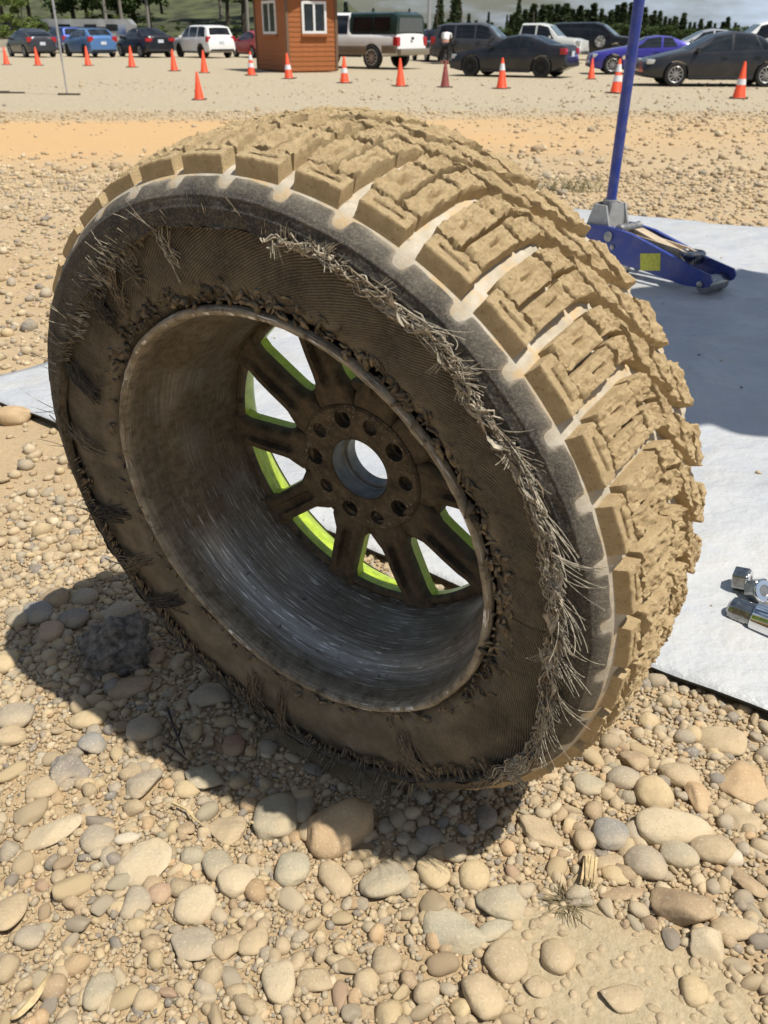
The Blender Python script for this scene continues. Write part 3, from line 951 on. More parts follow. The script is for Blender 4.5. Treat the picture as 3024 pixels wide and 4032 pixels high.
# hub: disc between the spokes, raised pad with bolt holes and bore
mb = MB()
mb.lathe([(.0332, -.1450), (.0332, -.1120), (.0344, -.1106), (.0670, -.1106), (.0692, -.1125), (.0695, -.1195), (.0730, -.1215), (.0860, -.1215), (.0888, -.1235), (.0890, -.1265), (.0890, -.1360), (.0332, -.1400)], 120, closed=True)
hub = mb.build('hub', [M['cast']], rim, True, 40)
cut = []
for k, a in enumerate([104.6, 70.5, 36.0, 1.0, -35.0, -72.0, -108.0, -144.0, -180.0, 143.0]):
    a = rad(a); c = (.0547 * math.cos(a), .0547 * math.sin(a), 0)
    m = MB()
    if k % 2 == 0:
        m.lathe([(0, -.10), (.0096, -.10), (.0096, -.120), (.0080, -.121), (.0080, -.16), (0, -.16)], 20, c=c)
    else:
        m.lathe([(0, -.10), (.0082, -.10), (.0082, -.1165), (.005, -.1195), (0, -.1205)], 20, c=c)
    m2 = MB(); bm = bmesh.new(); tmp = m.mesh('x'); bm.from_mesh(tmp); bmesh.ops.remove_doubles(bm, verts=bm.verts[:], dist=1e-5)
    bmesh.ops.dissolve_degenerate(bm, edges=bm.edges[:], dist=1e-6)
    bmesh.ops.recalc_face_normals(bm, faces=bm.faces[:])
    bm.verts.index_update(); m2.add([v.co[:] for v in bm.verts], [[v.index for v in f.verts] for f in bm.faces]); bm.free()
    cut.append(m2)
hub.parent = None
bool_cut(hub, cut)
hub.parent = rim
hub.data.set_sharp_from_angle(angle=rad(35))
chipped(hub, lambda c: (np.abs(np.hypot(c[:, 0], c[:, 1]) - .064) < .02) * (c[:, 2] > -.12) * 1.0)
mb = MB()
mb.lathe([(.0330, -.1115), (.0325, -.128), (.0312, -.1290), (.0310, -.1310), (.0284, -.1315), (.0280, -.1430), (.0331, -.1430), (.0331, -.1115)], 90)
mb.build('hub_bore', [M['bore']], rim, True, 40)
# lime faces behind the hub on the outboard side
mb = MB(); mb.lathe([(.0890, -.1362), (.0640, -.1420), (.0335, -.1410)], 90); mb.build('hub_face', [M['lime']], rim, True)


# ------------------------------------------------------------------ frayed cords
def strand(mb, p0, d0, length, r, curl, npt=6, nside=3, droop=None, seed=None):
    p = AV(p0, float); d = AV(d0, float); d /= np.linalg.norm(d)
    pts = [p.copy()]; c = rng.normal(size=3) * curl
    for i in range(npt):
        p = p + d * (length / npt); pts.append(p.copy())
        c = c + rng.normal(size=3) * curl * .6
        d = d + c * (length / npt) * 60
        if droop is not None: d = d + AV(droop) * (length / npt) * 40
        d /= np.linalg.norm(d)
    mb.tube(pts, [r * (1 - .55 * i / npt) for i in range(npt + 1)], nside, cap=False)


def er(th): return AV([math.cos(th), math.sin(th), 0.])
def et(th): return AV([-math.sin(th), math.cos(th), 0.])
EZ = AV([0, 0, 1.])                                     # towards the camera side
GRAV = AV([0, -1., 0])


def edge_pt(th, dr=0.0, lift=.011):
    r = float(torn(np.array(th))) + dr
    return pol(th, r, -lift)


def build_tuft(mb, mat, name='cord_tuft'):
    if not mb.v: return
    me = bpy.data.meshes.new(name); me.from_pydata(mb.v, [], mb.f); me.update()
    me.polygons.foreach_set('use_smooth', np.ones(len(me.polygons), bool))
    o = link(name, me, mat, tyre)
    if name != 'shredded_strip': o['kind'] = 'stuff'
    return o


def clump(mb, th, dr, lift, d, n, ln, r, spread=.16, curl=.16, fan=.0022, npt=6, droop=None):
    """strands that leave the edge together in one direction"""
    d = AV(d, float) / np.linalg.norm(d)
    bend = rng.normal(size=3) * curl
    for i in range(n):
        t2 = th + rng.normal(0, fan / .27)
        p = edge_pt(t2, dr + rng.normal(0, fan * .6), lift + abs(rng.normal(0, .0012)))
        dd = d + rng.normal(size=3) * spread
        pts = [p]; L = ln * rng.uniform(.55, 1.15); b = bend + rng.normal(size=3) * curl * .45
        dd = dd / np.linalg.norm(dd)
        for q in range(npt):
            p = p + dd * (L / npt); pts.append(p)
            dd = dd + b * (L / npt) * 70
            if droop is not None: dd = dd + AV(droop) * (L / npt) * 40
            dd = dd / np.linalg.norm(dd)
        rr0 = r * rng.uniform(.75, 1.25)
        mb.tube(pts, [rr0 * (1 - .5 * q / npt) for q in range(npt + 1)], 4, cap=False)


# upper left: thin strands standing up from the torn edge
for c in np.arange(78, 150, 3.6):
    mb = MB()
    for i in range(int(rng.integers(1, 4))):
        th = rad(c + rng.uniform(-1.8, 1.8))
        d = er(th) + et(th) * rng.normal(0, .42) + EZ * rng.uniform(.05, .5)
        clump(mb, th, rng.uniform(-.004, .003), .011, d, int(rng.integers(1, 5)), rng.choice([.009, .014, .022, .034], p=[.38, .3, .2, .12]), .00042, curl=.26, spread=.12)
    build_tuft(mb, M['cord'] if rng.uniform() < .55 else M['cord_dirty'])
for c in np.arange(112, 152, 2.6):
    mb = MB()
    for i in range(7):
        th = rad(c + rng.uniform(-1.5, 1.5))
        clump(mb, th, rng.uniform(-.014, .004), rng.uniform(.008, .013), er(th) + et(th) * rng.normal(.35, .4) + EZ * rng.uniform(0, .35), int(rng.integers(2, 6)), rng.uniform(.006, .016), .00055, curl=.18, spread=.2, npt=4)
    build_tuft(mb, M['cord'] if rng.uniform() < .5 else M['cord_dirty'])
# top to right: matted roll of cords lying along the torn edge
for c in np.arange(-36, 84, 5.0):
    k = float(sstep(88, 52, c))
    mb = MB()
    for i in range(int(9 + 20 * k)):
        a0 = c + rng.uniform(-3, 3); span = rng.uniform(4, 10); ph, fq, am = rng.uniform(0, 6), rng.uniform(6, 16), rng.uniform(.0008, .0034)
        lf, dr = rng.uniform(.011, .019), rng.normal(.001, .0028)
        pts = []
        for t in np.linspace(0, 1, 9):
            th = rad(a0 - span * t)
            pts.append(edge_pt(th, dr + am * math.sin(fq * t + ph) + .004 * k * (t - .4), lf + .0022 * math.sin(fq * .8 * t + ph * 2)))
        mb.tube(pts, rng.uniform(.0004, .0009), 4, cap=False)
    build_tuft(mb, M['cord'] if c % 3 else M['cord_dirty'])
    mb = MB(); down = -et(rad(c))
    for i in range(int(3 + 3 * k)):
        th = rad(c + rng.uniform(-2.5, 2.5))
        d = down * rng.uniform(.1, 1.0) * k + er(th) * rng.normal(.45, .5) + EZ * rng.uniform(.0, .5)
        clump(mb, th, rng.uniform(-.003, .005), rng.uniform(.012, .018), d, int(rng.integers(3, 9)), rng.uniform(.006, .020), .00042, curl=.26, spread=.14)
    build_tuft(mb, M['cord'])
# flat shreds twisted into the roll
for c, ln in [(62, .030), (56, .040), (49, .035), (41, .045), (34, .04), (27, .05), (18, .045), (9, .05), (2, .05), (-6, .055), (-15, .05), (-24, .05), (71, .02)]:
    V = []; nseg = 12; th0 = rad(c)
    for i in range(nseg + 1):
        t = i / nseg
        th = th0 - ln / .28 * t + .006 * math.sin(7 * t + c)
        tw = 2.6 * t + c
        w = .0066 * math.sin(math.pi * (t * .86 + .1)) * rng.uniform(.5, 1.25)
        p = edge_pt(th, .002 + .004 * math.sin(5 * t + c), .017 + .004 * math.sin(4 * t + c * 2))
        a = er(th) * math.cos(tw) + EZ * math.sin(tw)
        V += [p - a * w, p + AV([0, 0, .0009]) + a * w * .2, p + a * w]
    Fq = []
    for i in range(nseg):
        for q in (0, 1): Fq.append((i * 3 + q, i * 3 + q + 1, i * 3 + q + 4, i * 3 + q + 3))
    build_tuft(MB().add(V, Fq), M['cord'], 'shredded_strip')
# long loose ends hanging off the right side
for c, ang, ln in [(55, .3, .040), (47, 1.0, .028), (33, .7, .03), (24, .5, .040), (17, .9, .045), (10, .7, .042), (3, .4, .048), (-2, 1.0, .035), (-9, .6, .048), (-16, .25, .045), (-24, .5, .04)]:
    mb = MB(); th = rad(c)
    clump(mb, th, .004, .016, -et(th) * math.cos(ang) + er(th) * math.sin(ang) + EZ * .15, 10, ln, .00045, curl=.17, spread=.17, npt=9, fan=.004)
    build_tuft(mb, M['cord'])
# left and bottom: combed fringes lying across the edge
for c in np.arange(-178, -40, 3.4):
    mb = MB()
    for i in range(5):
        th = rad(c + rng.uniform(-1.8, 1.8))
        d = er(th) * .9 + et(th) * (.55 if c < -95 else -.45) + et(th) * rng.normal(0, .2) + EZ * rng.uniform(-.06, .10)
        clump(mb, th, rng.uniform(-.020, -.008), rng.uniform(.006, .010), d, int(rng.integers(2, 5)), rng.uniform(.008, .019), .0008, curl=.10, spread=.10, npt=4, fan=.0014)
    build_tuft(mb, M['cord_dirty'])
# hanging fringe at the very bottom
for c in np.arange(-104, -60, 5.0):
    mb = MB()
    for i in range(2):
        th = rad(c + rng.uniform(-2, 2))
        d = GRAV * .6 + er(th) * .5 - AV([1, 0, 0]) * rng.uniform(.0, .5) + EZ * rng.uniform(.35, .7)
        clump(mb, th, .000, .012, d, 3, rng.uniform(.018, .040), .0008, curl=.08, spread=.10, droop=GRAV * .35)
    build_tuft(mb, M['cord_dirty'])
# bundles drawn across the ply
for c, n, w, mat in [(133, 46, 4.5, 'cord_dark'), (126, 22, 2.5, 'cord_dirty'), (158, 34, 3.5, 'cord_dark'), (176, 20, 3, 'cord_dirty'), (-166, 26, 3.5, 'cord_dark'), (-152, 26, 3, 'cord_dirty'),
                     (-61, 60, 3.0, 'cord_dirty'), (-138, 24, 4, 'cord_dark'), (-110, 24, 3, 'cord_dirty'), (-100, 18, 3, 'cord_dirty'), (116, 12, 2, 'cord_dirty'), (104, 9, 2, 'cord')]:
    mb = MB()
    lean = rng.uniform(-.35, .35)
    for i in range(n):
        f_ = rng.normal(0, .45); th = rad(c + w * f_); tilt = lean + rng.normal(0, .10) - .25 * f_
        r0 = 1.09 * RR + abs(rng.normal(0, .016)); r1 = float(torn(np.array(th))) + rng.normal(-.006, .012)
        pts = []; wv = rng.normal(0, .006)
        for t in np.linspace(0, 1, 6):
            tt = th + tilt * t * .22 + wv * math.sin(5 * t)
            pts.append(pol(tt, r0 + (r1 - r0) * t, -(.0065 + .004 * math.sin(math.pi * t) + .004 * t) - .0009 * rng.normal()))
        mb.tube(pts, rng.uniform(.0004, .0008), 3, cap=False)
    build_tuft(mb, M[mat])
# stray whiskers on the left silhouette
mb = MB()
for c, ln in [(150, .05), (157, .045), (143, .05), (169, .05), (-166, .045), (-153, .05), (178, .03)]:
    for q in range(3):
        th = rad(c + rng.uniform(-1, 1))
        strand(mb, edge_pt(th, .002, .012), er(th) * .8 + et(th) * rng.normal(0, .4) + EZ * .35, ln * rng.uniform(.6, 1.1), .00045, .09, npt=7)
build_tuft(mb, M['cord'])

# torn rubber crumbs and flaps round the bead
for c in np.arange(-180, 180, 9):
    mb = MB()
    top = c > -30 and c < 150
    for i in range(22 if top else 3):
        th = rad(c + rng.uniform(-5, 5)); r = RR * rng.uniform(1.015, 1.10 if top else 1.07)
        p = pol(th, r, -rng.uniform(.001, .0045))
        L, w = rng.uniform(.004, .012), rng.uniform(.0014, .0036)
        ax = et(th) * rng.normal(0, 1) + er(th) * rng.normal(0, .7) + EZ * rng.uniform(-.05, .30); ax /= np.linalg.norm(ax)
        sd = np.cross(ax, rng.normal(size=3)); sd /= np.linalg.norm(sd)
        nn = np.cross(ax, sd)
        V = [p - sd * w, p + sd * w, p + ax * L * .5 + sd * w * .8 + nn * .001, p + ax * L * .5 - sd * w * .9 + nn * .001, p + ax * L + sd * w * .2 - nn * .001, p + ax * L - sd * w * .5 - nn * .001, p - nn * .0012, p + ax * L * .5 - nn * .0012]
        mb.add(V, [(0, 1, 2, 3), (3, 2, 4, 5), (1, 0, 6), (0, 3, 7, 6), (2, 1, 6, 7), (3, 5, 7), (4, 2, 7), (5, 4, 7)])
    build_tuft(mb, M['shred'] if top and rng.uniform() < .6 else M['cord_dirty'], 'rubber_shreds')

# ------------------------------------------------------------------ stones
def ico(sub):
    bm = bmesh.new(); bmesh.ops.create_icosphere(bm, subdivisions=sub, radius=1.0)
    bm.verts.index_update()
    V = AV([v.co[:] for v in bm.verts]); F = AV([[v.index for v in f.verts] for f in bm.faces]); bm.free()
    return V / np.linalg.norm(V, axis=1)[:, None], F


ICO = {s: ico(s) for s in (1, 2, 3, 4)}


def stone_shape(D, kind, r, flat=0.62, wid=0.78):
    """unit stone: half-length 1 along x. kind: round, angular, slab, rough"""
    ax = AV([1.0, wid, flat])
    if kind == 'round':
        e = r.uniform(2.0, 2.7)
        rad_ = 1.0 / (np.abs(D / ax) ** e).sum(1) ** (1 / e)
        V = D * rad_[:, None]
        V = V * (1 + .11 * vnoise(V * 1.3 + r.uniform(0, 90, 3))[:, None] + .03 * vnoise(V * 3.1 + r.uniform(0, 90, 3))[:, None])
        V[:, 1] *= 1 + .22 * r.uniform(-1, 1) * V[:, 0]       # egg shape
        return V
    n = {'angular': 11, 'slab': 10, 'rough': 16}[kind]
    N = r.normal(size=(n, 3)); N /= np.linalg.norm(N, axis=1)[:, None]
    dist = r.uniform(.52, .86, n)
    if kind == 'slab':
        N = np.concatenate([N, [[0, .1, 1], [.05, 0, -1]]]); dist = np.concatenate([dist, [.55, .55]])
    q = np.maximum(D @ N.T, 1e-3) / dist
    pw = {'angular': 16, 'slab': 20, 'rough': 14}[kind]
    rad_ = 1.0 / ((q ** pw).sum(1) + 1.0) ** (1 / pw)
    V = D * rad_[:, None] * 1.22
    a = {'angular': .05, 'slab': .03, 'rough': .16}[kind]
    V = V * (1 + a * fbm(V * 2.6 + r.uniform(0, 90, 3), 4)[:, None] * 1.6)
    if kind == 'rough': V = V * (1 + .34 * fbm(V * 3.4 + r.uniform(0, 90, 3), 5, .6)[:, None])
    return V * ax


TINT = dict(tan=(.50, .39, .245), gold=(.56, .435, .25), pale=(.58, .485, .335), grey=(.385, .335, .26), olive=(.40, .36, .265), green=(.43, .405, .305), blue=(.25, .265, .27), slate=(.21, .20, .19),
            pink=(.46, .30, .205), brown=(.35, .25, .155), orange=(.50, .335, .185), black=(.085, .075, .062), white=(.64, .57, .45), red=(.36, .19, .13), clay=(.445, .35, .225))

heroes = []          # footprint list (x, y, r) kept clear of gravel


def hero_stone(fx, fy, fw, fh, ang, kind, tint, label, group=None, tall=None, sink=.34, cat='stone'):
    """fx, fy, fw, fh in the 1659 px wide view of the photograph"""
    k = 3024 / 1659
    c = px_ground(fx * k, fy * k)
    dist = math.sqrt(c[0] ** 2 + c[1] ** 2 + CAMH ** 2)
    dep = c[1] * math.cos(PITCH) + CAMH * math.sin(PITCH)
    px_m = FPX / dep
    sinv = CAMH / dist                                    # how far the ground is turned to the viewer
    L = fw * k / px_m / 2
    flat = .60 if tall is None else tall
    Wd = max(.35 * L, (fh * k / px_m / 2 - .35 * flat * min(L, fh * k / px_m / 2)) / max(sinv, .4))
    r = np.random.default_rng(int(fx * 7 + fy * 13))
    big = max(L, Wd)
    D, F = ICO[4 if big > .018 else 3]
    V = stone_shape(D, kind, r, 1.0, 1.0)
    h = flat * min(L, Wd)
    V = V * AV([L, Wd, h])
    V = V @ rotz(-rad(ang)).T
    tilt = r.normal(0, .12, 2)
    V = V @ AV(Matrix.Rotation(tilt[0], 3, 'X') @ Matrix.Rotation(tilt[1], 3, 'Y')).T
    z = float(gz(c[0], c[1])) + h * (1 - 2 * sink) + .002
    # the middle of the outline sits above the ground: shift back along the view so that it lands on its pixel
    sh = z * c[1] / CAMH
    c2 = AV([c[0] * (1 - z / CAMH), c[1] - sh, z])
    t = AV(TINT[tint])
    tv = t * (1 + .10 * vnoise(V * 60 + r.uniform(0, 50, 3))[:, None])
    o = link('stone', npmesh('stone', V, F, True, tint=tv), M['asphalt'] if tint == 'black' else M['stone'], None, tuple(c2))
    tag(o, label, cat, group)
    heroes.append((c2[0], c2[1], max(L, Wd) * .92, min(L, Wd) * .92, -rad(ang)) if L >= Wd else (c2[0], c2[1], Wd * .92, L * .92, -rad(ang) + math.pi / 2))
    return o


HERO = [
    (730, 1787, 146, 128, 0, 'angular', 'orange', 'large orange-tan boulder half in shade below the tyre', .8),
    (597, 1766, 98, 104, 0, 'round', 'olive', 'round olive-grey cobble beside the large orange-tan boulder', .5),
    (655, 1748, 50, 70, 0, 'round', 'grey', 'grey cobble wedged behind the boulder, partly in shade', .6),
    (632, 1878, 76, 80, 0, 'round', 'green', 'smooth grey-green cobble just below the boulder, to its left', .55),
    (723, 1899, 92, 56, 48, 'round', 'tan', 'oblong tan cobble slanting below the large boulder', .6),
    (832, 1902, 118, 84, -35, 'round', 'olive', 'wide flat grey-green cobble right below the boulder', .4),
    (936, 1886, 84, 58, 52, 'round', 'gold', 'golden oblong cobble with a rough pitted face', .6),
    (1023, 1890, 66, 70, 0, 'round', 'gold', 'smooth golden round cobble right of the pitted one', .6),
    (421, 1957, 84, 88, 0, 'round', 'pale', 'pale yellow cobble with a chipped lower corner', .5),
    (511, 1901, 88, 72, -32, 'round', 'pale', 'pale golden oval cobble with a speckled face', .6),
    (470, 1868, 78, 60, 60, 'round', 'olive', 'olive oblong cobble behind the speckled oval one', .55),
    (312, 1862, 112, 84, 10, 'angular', 'pale', 'broad pale cream stone lying flat in the gravel', .4),
    (118, 1792, 128, 58, -28, 'angular', 'pale', 'long pale stone slanting in the gravel at left', .4),
    (345, 1930, 56, 50, 0, 'round', 'pink', 'pinkish orange cobble beside the pale yellow ones', .7),
    (212, 1812, 72, 62, 0, 'round', 'grey', 'flat grey cobble near the small white pebble', .45),
    (273, 1812, 54, 28, -18, 'round', 'white', 'small white elongated pebble', .7),
    (290, 1948, 68, 66, 0, 'angular', 'grey', 'grey angular stone left of the pink cobble', .5),
    (14, 1972, 84, 90, 0, 'round', 'tan', 'large tan cobble cut off by the left edge', .45),
    (62, 2024, 64, 52, 0, 'round', 'grey', 'grey flat cobble below the one at the left edge', .5),
    (930, 1807, 62, 50, 0, 'round', 'slate', 'dark oval pebble in the shade under the tyre', .6),
    (872, 1812, 34, 30, 0, 'round', 'grey', 'small grey pebble in the tyre shadow beside a dark oval one', .6),
    (1052, 1766, 46, 56, 0, 'round', 'slate', 'dark round stone at the rim of the tyre shadow', .6),
    (1275, 1697, 74, 46, 8, 'round', 'olive', 'flat olive-tan oval cobble at right of the tyre', .5),
    (1346, 1682, 72, 58, 0, 'round', 'grey', 'speckled grey cobble beside the flat oval one', .7),
    (1411, 1714, 88, 72, 75, 'round', 'gold', 'upright golden cobble with a rough face', .65),
    (1468, 1674, 82, 58, 12, 'round', 'tan', 'tan cobble behind the upright golden one', .6),
    (1500, 1712, 56, 76, 0, 'angular', 'orange', 'pointed orange-tan stone next to the golden cobble', .6),
    (1456, 1788, 168, 74, 2, 'round', 'pale', 'longest pale oval cobble at right', .6),
    (1319, 1801, 88, 68, -70, 'round', 'blue', 'blue-grey egg shaped cobble', .55),
    (1264, 1815, 48, 54, 0, 'round', 'tan', 'pear shaped tan pebble beside the blue-grey one', .7),
    (1395, 1862, 88, 82, 0, 'round', 'grey', 'grey-tan cobble in the middle of the right-hand pile', .6),
    (1468, 1846, 84, 58, 28, 'round', 'olive', 'wedge shaped olive cobble under the long oval one', .6),
    (1540, 1834, 98, 72, 0, 'round', 'clay', 'broad clay coloured cobble below the long oval one', .55),
    (1165, 1802, 92, 58, 40, 'angular', 'clay', 'flat clay-tan stone slanting near the tyre shadow', .4),
    (1330, 1890, 64, 42, 15, 'round', 'gold', 'golden oval pebble beside the splintered wood chip', .6),
    (1315, 1864, 72, 36, -8, 'round', 'clay', 'flat clay pebble above the golden oval one', .5),
    (1346, 1928, 86, 30, -6, 'slab', 'brown', 'thin brown slab of broken rock', .5),
    (1612, 1902, 86, 40, 52, 'slab', 'brown', 'long brown slab of rock at the right edge', .5),
    (1470, 1962, 128, 92, 28, 'angular', 'brown', 'large angular brown block at lower right', .75),
    (1586, 2006, 100, 56, 4, 'round', 'tan', 'loaf shaped tan cobble at lower right', .6),
    (1528, 2046, 90, 72, 0, 'angular', 'pale', 'pale domed stone with a rough top at lower right', .75),
    (985, 2018, 132, 84, 38, 'angular', 'green', 'broad green-grey three-cornered stone', .4),
    (1092, 1944, 112, 82, 8, 'angular', 'olive', 'flat olive-grey stone above the three-cornered one', .45),
    (1072, 2006, 98, 42, -28, 'round', 'green', 'greenish curved stone between two flat cobbles', .5),
    (1096, 2076, 94, 92, 0, 'round', 'clay', 'round flat clay-grey cobble in front', .45),
    (1204, 2066, 76, 84, 0, 'round', 'tan', 'round tan cobble beside the bare clay patch', .6),
    (1042, 2150, 104, 86, 62, 'round', 'tan', 'oblong tan cobble near the lower edge', .55),
    (836, 2076, 66, 66, 0, 'round', 'clay', 'round clay pebble in front, left of the green-grey stone', .6),
    (603, 2122, 102, 72, 80, 'round', 'pale', 'upright pale oblong cobble near the lower edge', .5),
    (684, 2120, 74, 64, 0, 'angular', 'clay', 'crumbling clay clod beside the pale oblong cobble', .5),
    (213, 2142, 88, 62, -76, 'round', 'olive', 'olive upright cobble at lower left', .5),
    (412, 2040, 92, 80, 20, 'angular', 'grey', 'grey angular stone low in the middle left', .45),
    (550, 2033, 76, 58, -58, 'round', 'tan', 'tan slanting cobble with a dark dot', .5),
    (490, 2045, 70, 62, 0, 'angular', 'clay', 'clay clod between two low cobbles', .5),
    (316, 2160, 52, 50, 0, 'round', 'tan', 'small round tan pebble at the lower edge', .6),
    (243, 1402, 168, 132, 0, 'rough', 'black', 'jagged black chunk of asphalt in the shade left of the tyre', .85),
    (298, 1398, 66, 44, -10, 'round', 'slate', 'dark slate pebble behind the asphalt chunk', .6),
    (193, 1552, 78, 44, -24, 'round', 'gold', 'yellow oval cobble just outside the shadow', .6),
    (312, 1576, 78, 58, 0, 'round', 'grey', 'grey cobble with striped shade on its face', .6),
    (82, 1324, 70, 46, 72, 'round', 'blue', 'blue-grey upright pebble in the shade at left', .6),
    (112, 1366, 56, 46, 0, 'round', 'pink', 'pink cobble in the shade at left', .65),
    (158, 1336, 68, 42, 0, 'round', 'slate', 'slate grey oval pebble above the asphalt chunk', .55),
    (262, 1328, 66, 50, 0, 'round', 'grey', 'brownish grey round stone behind the asphalt chunk', .65),
    (284, 1352, 72, 38, 0, 'round', 'tan', 'flat tan oval pebble in the shade near the tyre', .6),
    (332, 1418, 46, 40, 10, 'round', 'pink', 'small speckled pink pebble between asphalt and tyre', .6),
    (118, 1295, 60, 40, -30, 'round', 'brown', 'brown oblong pebble at the top of the shadow', .6),
    (182, 1292, 56, 34, 0, 'round', 'grey', 'pale grey pebble at the top of the shadow', .6),
    (32, 1548, 78, 60, 0, 'round', 'grey', 'pale grey cobble at the left edge of the gravel', .5),
    (12, 1430, 52, 54, 0, 'round', 'gold', 'sunlit golden cobble at the left edge', .6),
    (42, 1338, 50, 36, 0, 'round', 'olive', 'olive pebble in the shade at the left edge', .6),
    (280, 1487, 92, 44, -14, 'round', 'brown', 'long brown cobble below the asphalt chunk', .5),
    (456, 1502, 84, 58, -22, 'angular', 'grey', 'dark grey stone under the overhanging tyre', .5),
    (505, 1612, 48, 52, 0, 'round', 'red', 'reddish brown stone in the tyre shadow', .6),
    (205, 1606, 62, 46, 0, 'angular', 'blue', 'bluish angular stone in the sun', .55),
    (142, 1668, 86, 66, 16, 'rough', 'slate', 'rough dark grey rock in the sun at left', .6),
    (304, 1694, 84, 76, 8, 'angular', 'grey', 'flat grey-brown angular stone', .4),
    (446, 1674, 80, 62, 20, 'angular', 'green', 'pale three-cornered rock at the shadow edge', .5),
    (404, 1706, 56, 38, 4, 'round', 'gold', 'bright yellow pebble below the three-cornered rock', .65),
    (90, 1704, 74, 46, -18, 'round', 'tan', 'tan loaf shaped stone at left', .5),
    (400, 1790, 40, 34, 0, 'angular', 'brown', 'small brown stone among grey gravel', .6),
    (497, 1790, 90, 64, 8, 'angular', 'clay', 'sandy flat stone left of the round olive cobble', .35),
    (20, 1590, 70, 46, 0, 'round', 'tan', 'flat tan stone lying by the left edge', .5),
    (30, 900, 70, 34, 4, 'round', 'orange', 'orange boulder in front of the tarp corner', .7),
    (1365, 1640, 60, 44, 0, 'angular', 'brown', 'brown stone near the black tarp edge', .5),
    (1560, 1600, 100, 56, 20, 'round', 'tan', 'long tan stone beside the black tarp edge', .5),
    (1605, 1690, 110, 90, 10, 'angular', 'orange', 'big flat orange stone at the right edge', .35),
    (1610, 1770, 80, 50, 12, 'slab', 'clay', 'flat clay slab right of the long oval cobble', .4),
    (1440, 1822, 30, 24, 0, 'round', 'olive', 'small olive pebble squeezed under the long oval cobble', .6),
    (1578, 1852, 50, 44, 0, 'round', 'white', 'whitish round pebble at the right edge', .7),
    (1160, 2130, 60, 50, 0, 'angular', 'clay', 'clay coloured stone below the round tan cobble', .5),
    (1340, 2150, 96, 60, -10, 'angular', 'clay', 'clay lump at the end of the bare patch', .4),
    (1500, 2140, 56, 66, 0, 'round', 'gold', 'golden upright pebble at the lower right', .6),
]
for h in HERO:
    hero_stone(*h[:8], tall=h[8])

# smaller stones one can still tell apart
HR = list(heroes)
placed = [(h[0], h[1], (h[2] + h[3]) / 2) for h in HR]
CLAY = [(.17, .445, .062), (.215, .425, .06), (.13, .475, .03), (.26, .41, .04)]
REDS = [(.20, .76, .055), (.14, .70, .03)]


def wheel_hit(x, y, z, pad=0.0):
    V = np.stack([x, y, z], -1) - WC
    off = V @ WN; r = np.sqrt(np.maximum((V ** 2).sum(-1) - off ** 2, 0))
    return (off > -.012 - pad) & (off < .178 + pad) & (r < .322 + pad)


def blocked(x, y, r, soft=0.0):
    b = wheel_hit(x, y, r * .5, r * .4) | in_tarp(x, y, -.006 + 0 * r)
    for a, c, q in CLAY + REDS: b |= (np.hypot(x - a, y - c) < q + soft)
    return b


def in_heroes(x, y, shrink=1.0):
    b = np.zeros(np.shape(x), bool)
    for hx, hy, a, c, an in HR:
        dx, dy = x - hx, y - hy
        u_ = dx * math.cos(an) + dy * math.sin(an); v_ = -dx * math.sin(an) + dy * math.cos(an)
        b |= (u_ / (a * shrink)) ** 2 + (v_ / (c * shrink)) ** 2 < 1
    return b


HSHORT = [re.split(r' (?:half|beside|wedged|just|slanting|right|left|with|behind|lying|near|cut|below|in|at|next|under|of|above|between|low|among|by|outside|squeezed) ', h[7])[0] for h in HERO]
used_lab = {}
ORD = ['', 'second ', 'third ', 'fourth ', 'fifth ', 'sixth ', 'seventh ', 'eighth ', 'ninth ', 'tenth ', 'eleventh ', 'twelfth ', 'thirteenth ', 'fourteenth ', 'fifteenth ', 'sixteenth ', 'seventeenth ', 'eighteenth ', 'nineteenth ', 'twentieth ', 'twenty-first ', 'twenty-second ', 'twenty-third ']


def pebble_label(c, word, shp):
    q = sorted(range(len(heroes)), key=lambda i: (heroes[i][0] - c[0]) ** 2 + (heroes[i][1] - c[1]) ** 2)
    for i in q[:6]:
        dx, dy = c[0] - heroes[i][0], c[1] - heroes[i][1]
        rel = ('right of' if dx > 0 else 'left of') if abs(dx) > abs(dy) else ('behind' if dy > 0 else 'in front of')
        l = f'small {word} {shp} pebble {rel} the {HSHORT[i]}'
        if l not in used_lab: break
    used_lab[l] = used_lab.get(l, 0) + 1
    return l


